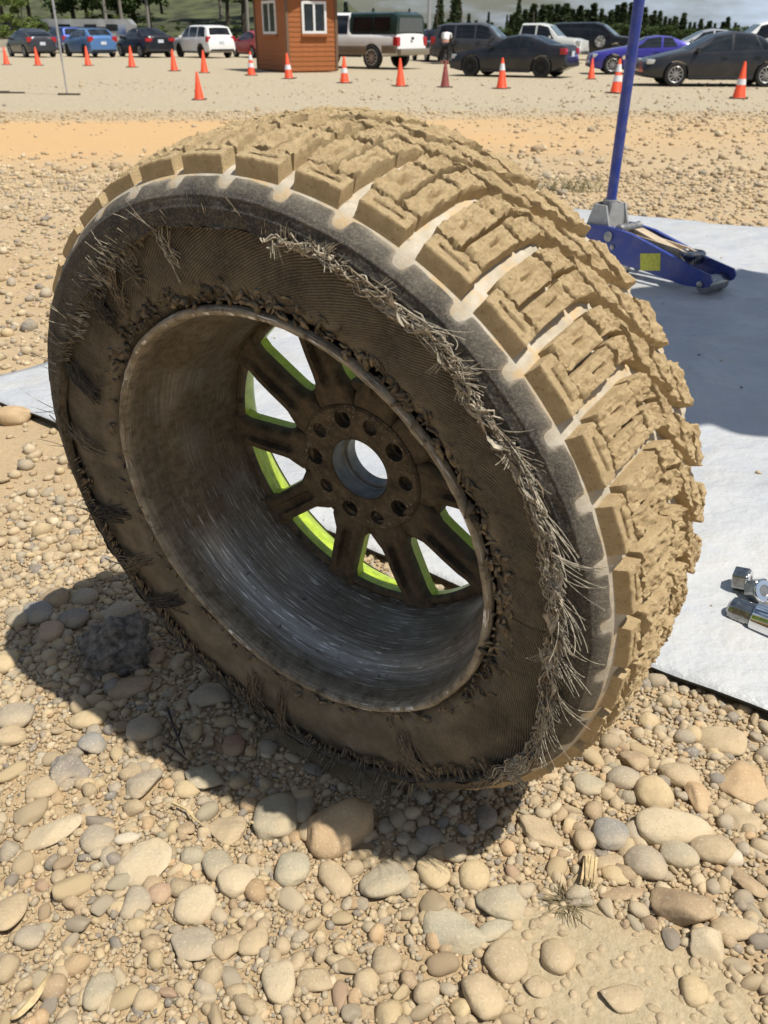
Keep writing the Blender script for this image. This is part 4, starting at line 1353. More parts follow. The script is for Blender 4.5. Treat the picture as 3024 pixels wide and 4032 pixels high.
kinds_small = [('tan', 'tan'), ('pale', 'cream'), ('gold', 'golden'), ('grey', 'grey'), ('olive', 'olive'), ('clay', 'clay coloured'), ('pink', 'pinkish'), ('slate', 'dark slate'), ('brown', 'brown'), ('blue', 'bluish grey')]
wts = AV([.20, .13, .12, .15, .10, .13, .04, .06, .05, .02])
cnt = 0; tries = 0
small_protos = {}
while cnt < 215 and tries < 9000:
    tries += 1
    px, py = rng.uniform(-60, 3084), 2150 + 1950 * rng.uniform() ** .8
    c = px_ground(px, py)
    r_ = float(np.exp(rng.normal(math.log(.0085), .28)))
    if blocked(AV([c[0]]), AV([c[1]]), AV([r_]))[0] or in_heroes(AV([c[0]]), AV([c[1]]), 1.15)[0]: continue
    if any((c[0] - a) ** 2 + (c[1] - b) ** 2 < (q + r_) ** 2 * .8 for a, b, q in placed): continue
    ti_ = rng.choice(len(kinds_small), p=wts / wts.sum()); tn, word = kinds_small[ti_]
    kd = 'round' if rng.uniform() < .42 else 'angular'
    key = (ti_, kd, int(rng.integers(0, 2)))
    if key not in small_protos:
        r2 = np.random.default_rng(100 + ti_ * 10 + key[2] + (5 if kd == 'round' else 0))
        D, F_ = ICO[3]
        V = stone_shape(D, kd, r2, r2.uniform(.5, .75), r2.uniform(.65, .9))
        me = npmesh('stone', V, F_, True, tint=AV(TINT[tn]) * (1 + .1 * vnoise(V * 1.2 + 4)[:, None])); me.materials.append(M['stone'])
        small_protos[key] = me
    o = bpy.data.objects.new('stone', small_protos[key]); COL.objects.link(o)
    o.location = (c[0], c[1], float(gz(c[0], c[1])) + r_ * .22)
    o.rotation_euler = (rng.normal(0, .2), rng.normal(0, .2), rng.uniform(0, 6.28))
    o.scale = (r_ * rng.uniform(.95, 1.4), r_, r_ * rng.uniform(.8, 1.1))
    zone = None
    shp = 'rounded' if kd == 'round' else 'angular'
    tag(o, pebble_label(c, word, shp), 'pebble', f'small {word} {shp} pebbles in the gravel')
    placed.append((c[0], c[1], r_)); HR.append((c[0], c[1], r_ * 1.1, r_, 0.0))
    cnt += 1


def gravel(name, pos, size, sub, seed, label, flat=(.5, .85), tints=None, sink=.25):
    r = np.random.default_rng(seed)
    D, F_ = ICO[sub]
    nb = 28
    base = np.stack([stone_shape(D, 'round' if i % 5 == 0 else 'angular', r, r.uniform(*flat), r.uniform(.65, .95)) for i in range(nb)])
    n = len(pos); w = r.integers(0, nb, n)
    V = base[w] * size[:, None, None]
    a = r.uniform(0, 2 * math.pi, n); t1 = r.normal(0, .35, n)
    ca, sa, ct, st = np.cos(a), np.sin(a), np.cos(t1), np.sin(t1)
    y = V[..., 1] * ct[:, None] - V[..., 2] * st[:, None]; z = V[..., 1] * st[:, None] + V[..., 2] * ct[:, None]; x = V[..., 0]
    V = np.stack([x * ca[:, None] - y * sa[:, None], x * sa[:, None] + y * ca[:, None], z], -1)
    V += pos[:, None, :] + AV([0, 0, 1.])[None, None] * (size * (0.5 - sink))[:, None, None]
    tl = AV([TINT[k] for k in (tints or ['tan', 'tan', 'tan', 'clay', 'clay', 'clay', 'pale', 'gold', 'grey', 'grey', 'olive', 'tan', 'brown', 'orange', 'slate'])])
    col = tl[r.integers(0, len(tl), n)] * r.uniform(.78, 1.14, (n, 1))
    C = np.repeat(col, D.shape[0], axis=0)
    Fa = (F_[None] + (np.arange(n) * D.shape[0])[:, None, None]).reshape(-1, 3)
    o = link(name, npmesh(name, V.reshape(-1, 3), Fa, True, tint=C), M['stone'])
    return tag(o, label, 'gravel', kind='stuff')


def scatter(n, x0, x1, y0, y1, size_mu, size_sd, smin, smax, grow=0.0):
    x = rng.uniform(x0, x1, n); y = rng.uniform(y0, y1, n)
    s = np.clip(np.exp(rng.normal(math.log(size_mu), size_sd, n)), smin, smax) * (1 + grow * np.maximum(y - 1.2, 0))
    ok = ~blocked(x, y, s) & ~in_heroes(x, y, .92)
    # patchy: some places are mostly dirt
    dens = fbm(np.stack([x * 5, y * 5, 0 * x], -1), 3)
    ok &= rng.uniform(size=n) < np.clip(.92 + .8 * dens, .25, 1)
    x, y, s = x[ok], y[ok], s[ok]
    return np.stack([x, y, gz(x, y)], -1), s


def taper(p, s, xa, xb, ya, yb):
    k = rng.uniform(size=len(s)) > np.maximum(sstep(xa, xb, np.abs(p[:, 0])), sstep(ya, yb, p[:, 1]))
    return p[k], s[k]


p1, s1 = taper(*scatter(23000, -.85, .85, .24, 1.45, .0054, .36, .0035, .013), .62, .85, 1.2, 1.45)
b_ = s1 > .0058
gravel('gravel', p1[b_], s1[b_], 2, 21, 'coarse tan and grey gravel round the tyre')
gravel('small_gravel', p1[~b_], s1[~b_], 1, 27, 'small tan and grey gravel between the coarse stones')
p2, s2 = taper(*scatter(56000, -.66, .66, .28, 1.12, .0029, .32, .0015, .006), .5, .68, 1.0, 1.15)
gravel('fine_gravel', p2 + AV([0, 0, .0006]), s2, 1, 22, 'fine tan grit filling the gaps between the stones')
p3, s3 = taper(*scatter(36000, -3.8, 3.8, 1.1, 5.8, .0085, .45, .004, .030), 2.4, 3.8, 5.0, 5.8)
gravel('mid_gravel', p3, s3, 1, 23, 'loose tan gravel stretching behind the tyre', tints=['tan', 'tan', 'pale', 'clay', 'gold', 'grey', 'tan', 'pale', 'brown', 'slate'])
# sparser on the rolled track
x = rng.uniform(-10, 10, 15000); y = 5.2 + 12 * rng.uniform(size=15000) ** 1.5
ty = 9.9 + .30 * x
ok = rng.uniform(size=15000) < (.04 + .96 * np.maximum(sstep(1.6, 4.2, np.abs(y - ty)), .8 * sstep(0, 4, x)))
x, y = x[ok], y[ok]
s = np.clip(np.exp(rng.normal(math.log(.014), .5, len(x))), .006, .06)
gravel('far_gravel', np.stack([x, y, gz(x, y)], -1), s, 1, 24, 'scattered gravel on the open ground towards the cones', tints=['tan', 'pale', 'clay', 'tan', 'gold', 'grey', 'brown'])
x = rng.uniform(-22, 22, 9000); y = rng.uniform(14, 34, 9000)
keep = rng.uniform(size=9000) < np.clip(.5 + 1.6 * fbm(np.stack([x * .5, y * .35, 0 * x], -1), 3), .05, 1); x, y = x[keep], y[keep]
s = np.clip(np.exp(rng.normal(math.log(.018), .5, len(x))), .008, .09)
gravel('lot_gravel', np.stack([x, y, gz(x, y)], -1), s, 1, 25, 'sparse stones on the parking lot around the cones', tints=['pale', 'tan', 'grey', 'brown', 'slate', 'clay'])
# bare clay patch crumbs and red sand crumbs
rng2 = np.random.default_rng(3)
cl = []
for a, c, q in CLAY + REDS:
    t = rng2.uniform(0, 6.28, 520); rr_ = q * 1.15 * np.sqrt(rng2.uniform(size=520)); cl.append(np.stack([a + rr_ * np.cos(t), c + rr_ * np.sin(t)], -1))
cl = np.concatenate(cl); keep = ~wheel_hit(cl[:, 0], cl[:, 1], 0 * cl[:, 0]) & ~in_heroes(cl[:, 0], cl[:, 1], .9); cl = cl[keep]
gravel('clay_crumbs', np.stack([cl[:, 0], cl[:, 1], gz(cl[:, 0], cl[:, 1])], -1), np.clip(.0007 * rng2.pareto(1.6, len(cl)) + .0006, .0006, .006), 2, 26, 'crumbs of dry clay on the bare patches', tints=['clay', 'tan', 'clay'])

ci = rng.integers(0, len(tarp_top), 520)
cp_ = tarp_top[ci] + np.stack([rng.normal(0, .008, 520), rng.normal(0, .008, 520), 0 * ci], -1)
gravel('tarp_crumbs', cp_, np.clip(.0011 * rng.pareto(2.0, 520) + .0009, .0009, .006), 1, 28, 'dirt crumbs and grit dropped on the silver tarp', tints=['brown', 'clay', 'tan', 'slate'])

# ------------------------------------------------------------------ twigs, straw, wood chip, grass tuft
def fpt(fx, fy, z=0.0):
    k = 3024 / 1659
    c = px_ground(fx * k, fy * k, z)
    return AV([c[0], c[1], float(gz(c[0], c[1])) + z])


mb = MB()
for pts, r in [([(362, 1528), (378, 1575), (398, 1622)], .0018), ([(350, 1600), (376, 1612), (402, 1634)], .0016), ([(385, 1585), (392, 1560)], .0012), ([(372, 1590), (360, 1570)], .001)]:
    P = [fpt(a, b, .012 + .004 * i) for i, (a, b) in enumerate(pts)]
    mb.tube(P, [r * (1 - .2 * i) for i in range(len(P))], 6)
tag(mb.build('twig', M['twig_dark'], None, True), 'dark forked twig at the edge of the tyre shadow', 'twig')
mb = MB(); P = [fpt(a, b, .012) for a, b in [(372, 1724), (402, 1738), (422, 1762), (438, 1772)]]
mb.tube(P, [.0016, .0014, .0012, .0008], 6)
tag(mb.build('straw_stalk', M['straw'], None, True), 'pale bent straw stalk lying on the stones at left', 'stalk')
mb = MB(); P = [fpt(a, b, .012) for a, b in [(540, 1762), (570, 1780), (582, 1790)]]
mb.tube(P, [.0014, .0014, .001], 6)
tag(mb.build('straw_stalk', M['straw'], None, True), 'short straw stalk above the pale golden oval cobble', 'stalk')
c = fpt(1272, 1882, .012)
mb = MB()
for i in range(6):
    a = rng.normal(0, .05)
    mb.box((rng.normal(0, .0006), (i - 2.5) * .0021, rng.uniform(-.001, .002)), (rng.uniform(.028, .038), .0022, rng.uniform(.005, .008)), rot=rotz(a))
chip = mb.build('wood_chip', M['straw'], None, loc=tuple(c), rot=(0.1, 0.2, rad(72)))
tag(chip, 'splintered pale wood chip among the right-hand cobbles', 'wood chip')
V = []; Fq = []
for i in range(13):
    t = i / 12; p = fpt(20 + 85 * t, 2190 - 95 * t ** 1.8 - 10 * math.sin(t * 3), .008 + .005 * math.sin(3 * t))
    nrm = AV([.35, -.9, 0]) if t < .5 else AV([.9, -.35, 0]); nrm /= np.linalg.norm(nrm); w = .0042 * math.sin(math.pi * min(.97, t * .9 + .06))
    V += [p - nrm * w + AV([0, 0, .001]), p + AV([0, 0, .003]), p + nrm * w, p - AV([0, 0, .001])]
for i in range(12):
    for q in range(4): Fq.append((i * 4 + q, i * 4 + (q + 1) % 4, i * 4 + 4 + (q + 1) % 4, i * 4 + 4 + q))
tag(MB().add(V, Fq).build('bark_strip', M['straw'], None, True), 'curved pale strip of bark at the lower left corner', 'bark strip')
c = fpt(1225, 1955)
mb = MB()
for i in range(90):
    a = rng.uniform(0, 6.28); el = rng.uniform(.02, .4); ln = rng.uniform(.010, .030)
    d = AV([math.cos(a) * math.cos(el), math.sin(a) * math.cos(el), math.sin(el)])
    p0 = AV([rng.normal(0, .005), rng.normal(0, .004), .001])
    mb.tube([p0, p0 + d * ln * .5 + AV([0, 0, .002]), p0 + d * ln - AV([0, 0, .002])], [.0006, .0005, .0002], 3, cap=False)
tag(mb.build('grass_tuft', M['drygrass'], None, loc=tuple(c)), 'small dry grass tuft growing between the cobbles', 'grass')

# ------------------------------------------------------------------ jack
JF = AV([.995, 2.60]); JD = AV([.62, -.785])          # front roller centre, forward direction
JR = JF - JD * .56
jz = float(gz(*(JF))) + .018
jack = empty('trolley_jack', 'blue trolley jack with a yellow label standing on the tarp', 'jack', None, (JF[0], JF[1], jz), math.atan2(JD[1], JD[0]))
# local x forward, y left, z up; front roller at x=0
plate = [(.012, .020), (.030, .030), (.036, .045), (.026, .062), (-.060, .078), (-.16, .104), (-.27, .132), (-.36, .142), (-.46, .136), (-.50, .112), (-.50, .070), (-.44, .042), (-.20, .030), (-.06, .016)]
for sgn in (-1, 1):
    mb = MB(); mb.prism(plate, sgn * .062 - .003, sgn * .062 + .003, 'y')
    fl = [(-.060, .078), (-.16, .104), (-.27, .132), (-.36, .142)]
    for a, b in zip(fl[:-1], fl[1:]):
        mx = ((a[0] + b[0]) / 2, sgn * .0575, (a[1] + b[1]) / 2 - .002); L = math.hypot(b[0] - a[0], b[1] - a[1]); an = math.atan2(b[1] - a[1], b[0] - a[0])
        R_ = AV([[math.cos(an), 0, -math.sin(an)], [0, 1, 0], [math.sin(an), 0, math.cos(an)]])
        mb.box(mx, (L, .014, .004), R_)
    mb.build('side_plate', M['jack_blue'], jack)
mb = MB(); mb.lathe([(0, -.050), (.024, -.050), (.026, -.046), (.026, .046), (.024, .050), (0, .050)], 24, 'y', (0, 0, .024)); mb.build('front_roller', M['dark_chrome'], jack, True)
for sgn in (-1, 1):
    mb = MB(); mb.lathe([(0, .065), (.010, .065), (.010, .072), (.006, .075), (0, .075)], 14, 'y', (0, 0, .030))
    if sgn < 0: mb.v = [(a, -b, c_) for a, b, c_ in mb.v]
    mb.build('axle_bolt', M['steel'], jack, True)
    mb = MB(); mb.lathe([(0, .064), (.016, .064), (.016, .072), (.008, .078), (0, .078)], 16, 'y', (-.355, 0, .112))
    if sgn < 0: mb.v = [(a, -b, c_) for a, b, c_ in mb.v]
    mb.build('pivot_bolt', M['steel'], jack, True)
    mb = MB(); mb.lathe([(0, .064), (.008, .064), (.008, .069), (0, .070)], 12, 'y', (-.335, 0, .082))
    if sgn < 0: mb.v = [(a, -b, c_) for a, b, c_ in mb.v]
    mb.build('small_bolt', M['steel'], jack, True)
    mb = MB(); mb.lathe([(0, -.012), (.018, -.012), (.021, -.008), (.021, .008), (.018, .012), (0, .012)], 18, 'y', (-.30, sgn * .040, .020)); mb.build('caster', M['steel'], jack, True)
mb = MB(); mb.box((-.185, -.0658, .062), (.074, .0012, .052), AV([[.985, 0, -.17], [0, 1, 0], [.17, 0, .985]])); mb.build('yellow_label', M['label'], jack)
mb = MB()
for sgn in (-1, 1):
    mb.prism([(-.40, .105), (-.40, .135), (-.12, .108), (-.06, .092), (-.06, .070), (-.14, .082)], sgn * .022 - .004, sgn * .022 + .004, 'y')
mb.box((-.20, 0, .112), (.19, .040, .006), AV([[.965, 0, .26], [0, 1, 0], [-.26, 0, .965]]))
mb.build('lift_arm', M['tan_metal'], jack)
mb = MB(); mb.lathe([(0, -.052), (.016, -.052), (.018, -.04), (.014, .04), (.016, .052), (0, .052)], 16, 'y', (-.33, 0, .135)); mb.build('hydraulic_cylinder', M['steel'], jack, True)
mb = MB(); mb.lathe([(0, .072), (.030, .072), (.034, .080), (.040, .092), (.040, .100), (.036, .104), (.030, .099), (0, .097)], 20, 'z', (-.085, 0, 0)); mb.box((-.085, 0, .085), (.06, .05, .03), bev=.004)
mb.build('saddle', M['dark_chrome'], jack, True, 35)
# handle socket: a grey casting that narrows upward, and the long blue handle
hx = -.415
mb = MB()
for yy in (-.048, .048):
    mb.prism([(hx - .056, .120), (hx + .056, .120), (hx + .048, .130), (hx + .024, .200), (hx - .024, .200), (hx - .048, .130)], yy - .004, yy + .004, 'y')
for s2 in (-1, 1):
    mb.prism([(-.050, .120), (.050, .120), (.030, .203), (-.030, .203)], hx + s2 * .028 - .003, hx + s2 * .028 + .003, 'x')
mb.box((hx, 0, .124), (.120, .112, .012), bev=.002)
mb.lathe([(.017, .12), (.024, .12), (.024, .212), (.017, .212)], 18, 'z', (hx, 0, 0))
mb.build('handle_socket', M['cast_grey'], jack)
mb = MB(); mb.tube([(hx, 0, .13), (hx + .010, .0, .60), (hx + .026, .0, 1.28)], .0165, 20); mb.build('handle', M['jack_blue'], jack, True)
mb = MB(); mb.lathe([(0, 0), (.006, 0), (.006, .008), (0, .009)], 10, 'y', (hx + .004, -.026, .62)); mb.build('handle_bolt', M['chrome'], jack, True)

# ------------------------------------------------------------------ nuts and socket on the tarp
def nut(px, py, r, up, spin, label, z=.0):
    c = px_ground(px, py, .03 + z)
    t = empty('lug_nut', label, 'nut', 'lug nuts lying on the tarp', (c[0], c[1], c[2]))
    t.rotation_euler = Vector(up).to_track_quat('Z', 'Y').to_euler()
    mb = MB(); hexa = [(r * math.cos(i * math.pi / 3 + spin), r * math.sin(i * math.pi / 3 + spin)) for i in range(6)]
    mb.prism(hexa, -r * .62, r * .5); 
    bod = mb.build('nut_body', M['dark_chrome'], t)
    m = bod.modifiers.new('bevel', 'BEVEL'); m.width = r * .12; m.segments = 2
    mb = MB(); mb.lathe([(r * .46, r * .40), (r * .46, r * .56), (r * .80, r * .56), (r * .86, r * .48), (r * .86, r * .40)], 24); mb.build('nut_collar', M['chrome'], t, True, 40)
    mb = MB(); mb.lathe([(0, r * .515), (r * .47, r * .515)], 24); mb.build('nut_seat', M['steel'], t)
    return t


nut(2925, 2283, .0185, (.75, -.55, .15), .3, 'dull chrome lug nut lying on its side at right')
nut(2988, 2326, .0180, (.35, -.80, .55), .0, 'chrome lug nut with its round seat turned to the viewer')
nut(3010, 2352, .0150, (.2, -.3, .9), .2, 'lug nut half hidden behind the chrome socket', -.01)
c0 = px_ground(2886, 2398, .022); c1 = px_ground(3150, 2500, .022)
d = Vector(c1 - c0).normalized()
sock = empty('chrome_socket', 'shiny chrome socket with a threaded nut in its end lying on the tarp', 'socket', None, tuple(c0))
sock.rotation_euler = d.to_track_quat('Z', 'Y').to_euler()
mb = MB(); mb.lathe([(.012, .028), (.0205, .028), (.0215, .030), (.0215, .115), (.0205, .118), (0, .118)], 40); mb.build('socket_body', M['chrome'], sock, True, 40)
mb = MB()
pr_ = [(0, -.006), (.010, -.006), (.0165, -.002), (.0180, .004)]
for i in range(9): pr_ += [(.0182 - (.0006 if i % 2 else 0), .006 + .0026 * i)]
mb.lathe(pr_, 30); mb.build('threaded_nut', M['dark_chrome'], sock, True, 30)

# ------------------------------------------------------------------ added unseen canvas, its outline shaped to cast the tarp's shadow
zt = 2.25
shx, shy = SUN[0] / SUN[2] * zt, SUN[1] / SUN[2] * zt
outl = [(.42, 2.50), (.706, 2.615), (.88, 2.69), (1.05, 2.745), (1.14, 2.83), (1.218, 2.885), (1.30, 2.84), (1.6, 2.76), (3.0, 2.55), (3.0, 1.15), (1.6, 1.36), (.90, 1.50), (.753, 1.531), (.70, 1.555), (.66, 1.60), (.60, 1.585), (.45, 1.62)]
aw = empty('shadow_caster', 'added unseen grey canvas on slim poles, shaped to cast the shadow on the tarp', 'shadow_caster')
poly = [(a + shx, b + shy) for a, b in outl]
mb = MB(); mb.prism(poly, zt, zt + .012); mb.build('canvas', M['shadow_caster'], aw)
for a, b in [(2.0, 2.2), (3.8, 2.0), (3.8, .75), (2.0, .95)]:
    mb = MB(); mb.tube([(a, b, float(gz(a, b))), (a, b, zt)], .018, 10); mb.build('pole', M['galv'], aw, True)

# ------------------------------------------------------------------ traffic cones on the lot
def cone(px, top, base, kind, label, ring=()):
    c = px_ground(px, base, LOT)
    z0 = float(gz(c[0], c[1]))
    c = px_ground(px, base, z0)
    h = (base - top) / (base - HOR) * (CAMH - z0)
    t = empty('traffic_cone', label, 'cone', 'traffic cones along the edge of the parking lot', (c[0], c[1], z0), rng.uniform(0, 1.5))
    t.rotation_euler = (rng.normal(0, .02), rng.normal(0, .02), t.rotation_euler[2])
    m = M['cone_old'] if kind == 'old' else M['cone']
    rb, rt = h * .185, h * .036
    mb = MB(); mb.lathe([(rb + .02 * h, .035 * h), (rb, .06 * h), (rt, h - .015 * h), (rt * .7, h), (0, h)], 24); mb.build('cone_body', m, t, True, 50)
    mb = MB(); b = h * .27
    poly = [(b, b * .8), (b * .8, b), (-b * .8, b), (-b, b * .8), (-b, -b * .8), (-b * .8, -b), (b * .8, -b), (b, -b * .8)]
    mb.prism(poly, .002, .036 * h); mb.build('cone_base', M['cone_base'], t)
    for f0, f1 in ring:
        r0, r1 = (rb + (rt - rb) * (f - .06) / .925 + .004 for f in (f0, f1))
        mb = MB(); mb.lathe([(r0 - .004, f0 * h), (r0, f0 * h), (r1, f1 * h), (r1 - .004, f1 * h)], 24); mb.build('reflective_collar', M['collar'], t, True, 40)
    return t


CONES = [
    (27, 184, 255, '', 'plain orange cone at the far left in front of the charcoal hatchback', ()),
    (151, 184, 258, '', 'plain orange cone by the rear of the charcoal hatchback', ()),
    (348, 181, 259, '', 'plain orange cone in front of the light blue hatchback', ()),
    (520, 180, 265, '', 'plain orange cone in front of the black sedan', ()),
    (687, 192, 280, '', 'plain orange cone between the black sedan and the white wagon', ()),
    (805, 196, 287, '', 'plain orange cone in front of the white sport wagon', ()),
    (785, 279, 393, '', 'nearest plain orange cone, standing alone on the open dirt', ()),
    (990, 201, 297, '', 'orange cone with two white collars at the left corner of the hut', ((.34, .52), (.64, .86))),
    (1138, 207, 310, '', 'orange cone with one low white collar in front of the hut', ((.36, .54),)),
    (1357, 220, 327, '', 'orange cone with one white collar right of the hut', ((.38, .56),)),
    (1577, 227, 340, '', 'plain orange cone behind the white pickup', ()),
    (1752, 236, 344, 'old', 'faded maroon cone beside the dark coupe', ()),
    (1975, 226, 349, '', 'orange cone with one white collar in front of the dark coupe', ((.60, .82),)),
    (2327, 227, 312, '', 'plain orange cone by the nose of the violet blue coupe', ()),
    (2425, 229, 367, '', 'orange cone with two white collars behind the jack handle', ((.34, .52), (.62, .84))),
    (2908, 240, 388, '', 'largest orange cone with one white collar, in front of the grey sedan', ((.38, .54),)),
]
for c_ in CONES: cone(*c_)

# ------------------------------------------------------------------ cars
def car_body(p):
    """lofted body from a side profile; x forward, y left, z up. returns (mesh builder, surface function)"""
    L, W = p['L'], p['W']
    tx, tz_ = zip(*sorted(p['top'])); bx, bz = zip(*sorted(p['belt'])); ux, uz = zip(*sorted(p['bot']))
    st = np.unique(np.round(np.concatenate([np.linspace(-L / 2, L / 2, 41), tx]), 3))
    def sec(x):
        e = abs(2 * x / L)
        w = W / 2 * (1 - p.get('taper', .16) * e ** 5)
        t_, b_, u_ = np.interp(x, tx, tz_), np.interp(x, bx, bz), np.interp(x, ux, uz)
        b_ = min(b_, t_ - .015); u_ = min(u_, b_ - .1)
        g = t_ - b_
        wr = max(.3 * w, w * .955 - p.get('tumble', .30) * g - .03)
        return AV([(0, u_), (w * .80, u_), (w * .955, u_ + .05), (w, u_ + .42 * (b_ - u_)), (w * .992, b_ - .14 * (b_ - u_)), (w * .955, b_),
                   (w * .955 + (wr - w * .955) * .5, b_ + g * .52), (wr, b_ + g * .90), (wr * .86, b_ + g * .985), (wr * .5, t_ + .012), (0, t_ + .018)])
    mb = MB(); secs = [sec(x) for x in st]; n = 11; V = []
    for x, s in zip(st, secs):
        V += [(x, y, z) for y, z in s] + [(x, -y, z) for y, z in s[-2:0:-1]]
    m = 2 * n - 2
    Fq = [(i * m + q, i * m + (q + 1) % m, (i + 1) * m + (q + 1) % m, (i + 1) * m + q) for i in range(len(st) - 1) for q in range(m)]
    Fq += [tuple(range(m)), tuple(range((len(st) - 1) * m, len(st) * m))[::-1]]
    mb.add(V, Fq)
    return mb, sec


def wheel_parts(car, x, y, r, rimmat, spokes=10):
    t = empty('wheel'); t.parent = car; t.location = (x, y, r)
    sg = 1 if y > 0 else -1
    mb = MB(); mb.lathe([(r * .66, sg * .10), (r * .78, sg * .115), (r * .95, sg * .105), (r, sg * .075), (r, -sg * .09), (r * .6, -sg * .10)], 28, 'y'); mb.build('tyre', M['black'], t, True, 50)
    mb = MB(); mb.lathe([(r * .68, sg * .103), (r * .64, sg * .108), (r * .60, sg * .060), (0, sg * .045)], 28, 'y', mi=1)
    for k in range(spokes):
        a = 2 * math.pi * k / spokes
        R_ = AV([[math.cos(a), 0, -math.sin(a)], [0, 1, 0], [math.sin(a), 0, math.cos(a)]])
        mb.box(AV([r * .34 * math.cos(a), sg * .080, r * .34 * math.sin(a)]), (r * .60, .03, r * .10), R_)
    mb.lathe([(r * .69, sg * .104), (r * .66, sg * .112), (r * .60, sg * .100)], 28, 'y')
    mb.lathe([(r * .16, sg * .07), (r * .16, sg * .100), (0, sg * .102)], 16, 'y')
    mb.build('rim', [rimmat, M['trim']], t, False)


def patch(name, mat, car, fn, n1=8, n2=4, smooth=True):
    u_ = np.linspace(0, 1, n1); v_ = np.linspace(0, 1, n2)
    P = AV([[fn(a, b) for b in v_] for a in u_])
    du = np.gradient(P, axis=0); dv = np.gradient(P, axis=1)
    N = np.cross(du, dv); N /= np.linalg.norm(N, axis=-1)[..., None] + 1e-9
    cen = AV([0, 0, .7])
    if ((P - cen) * N).sum() < 0: N = -N
    A = (P + N * .007).reshape(-1, 3); B = (P - N * .015).reshape(-1, 3)
    ii = np.arange(n1 * n2).reshape(n1, n2)
    F1 = np.stack([ii[:-1, :-1], ii[1:, :-1], ii[1:, 1:], ii[:-1, 1:]], -1).reshape(-1, 4)
    ri = np.concatenate([ii[:, 0], ii[-1, 1:], ii[-2::-1, -1], ii[0, -2:0:-1]])
    rf_ = np.stack([ri, np.roll(ri, -1), np.roll(ri, -1) + n1 * n2, ri + n1 * n2], -1)
    mb = MB().add(np.concatenate([A, B]), np.concatenate([F1, F1 + n1 * n2, rf_]).tolist())
    return mb.build(name, mat, car, smooth, 50)


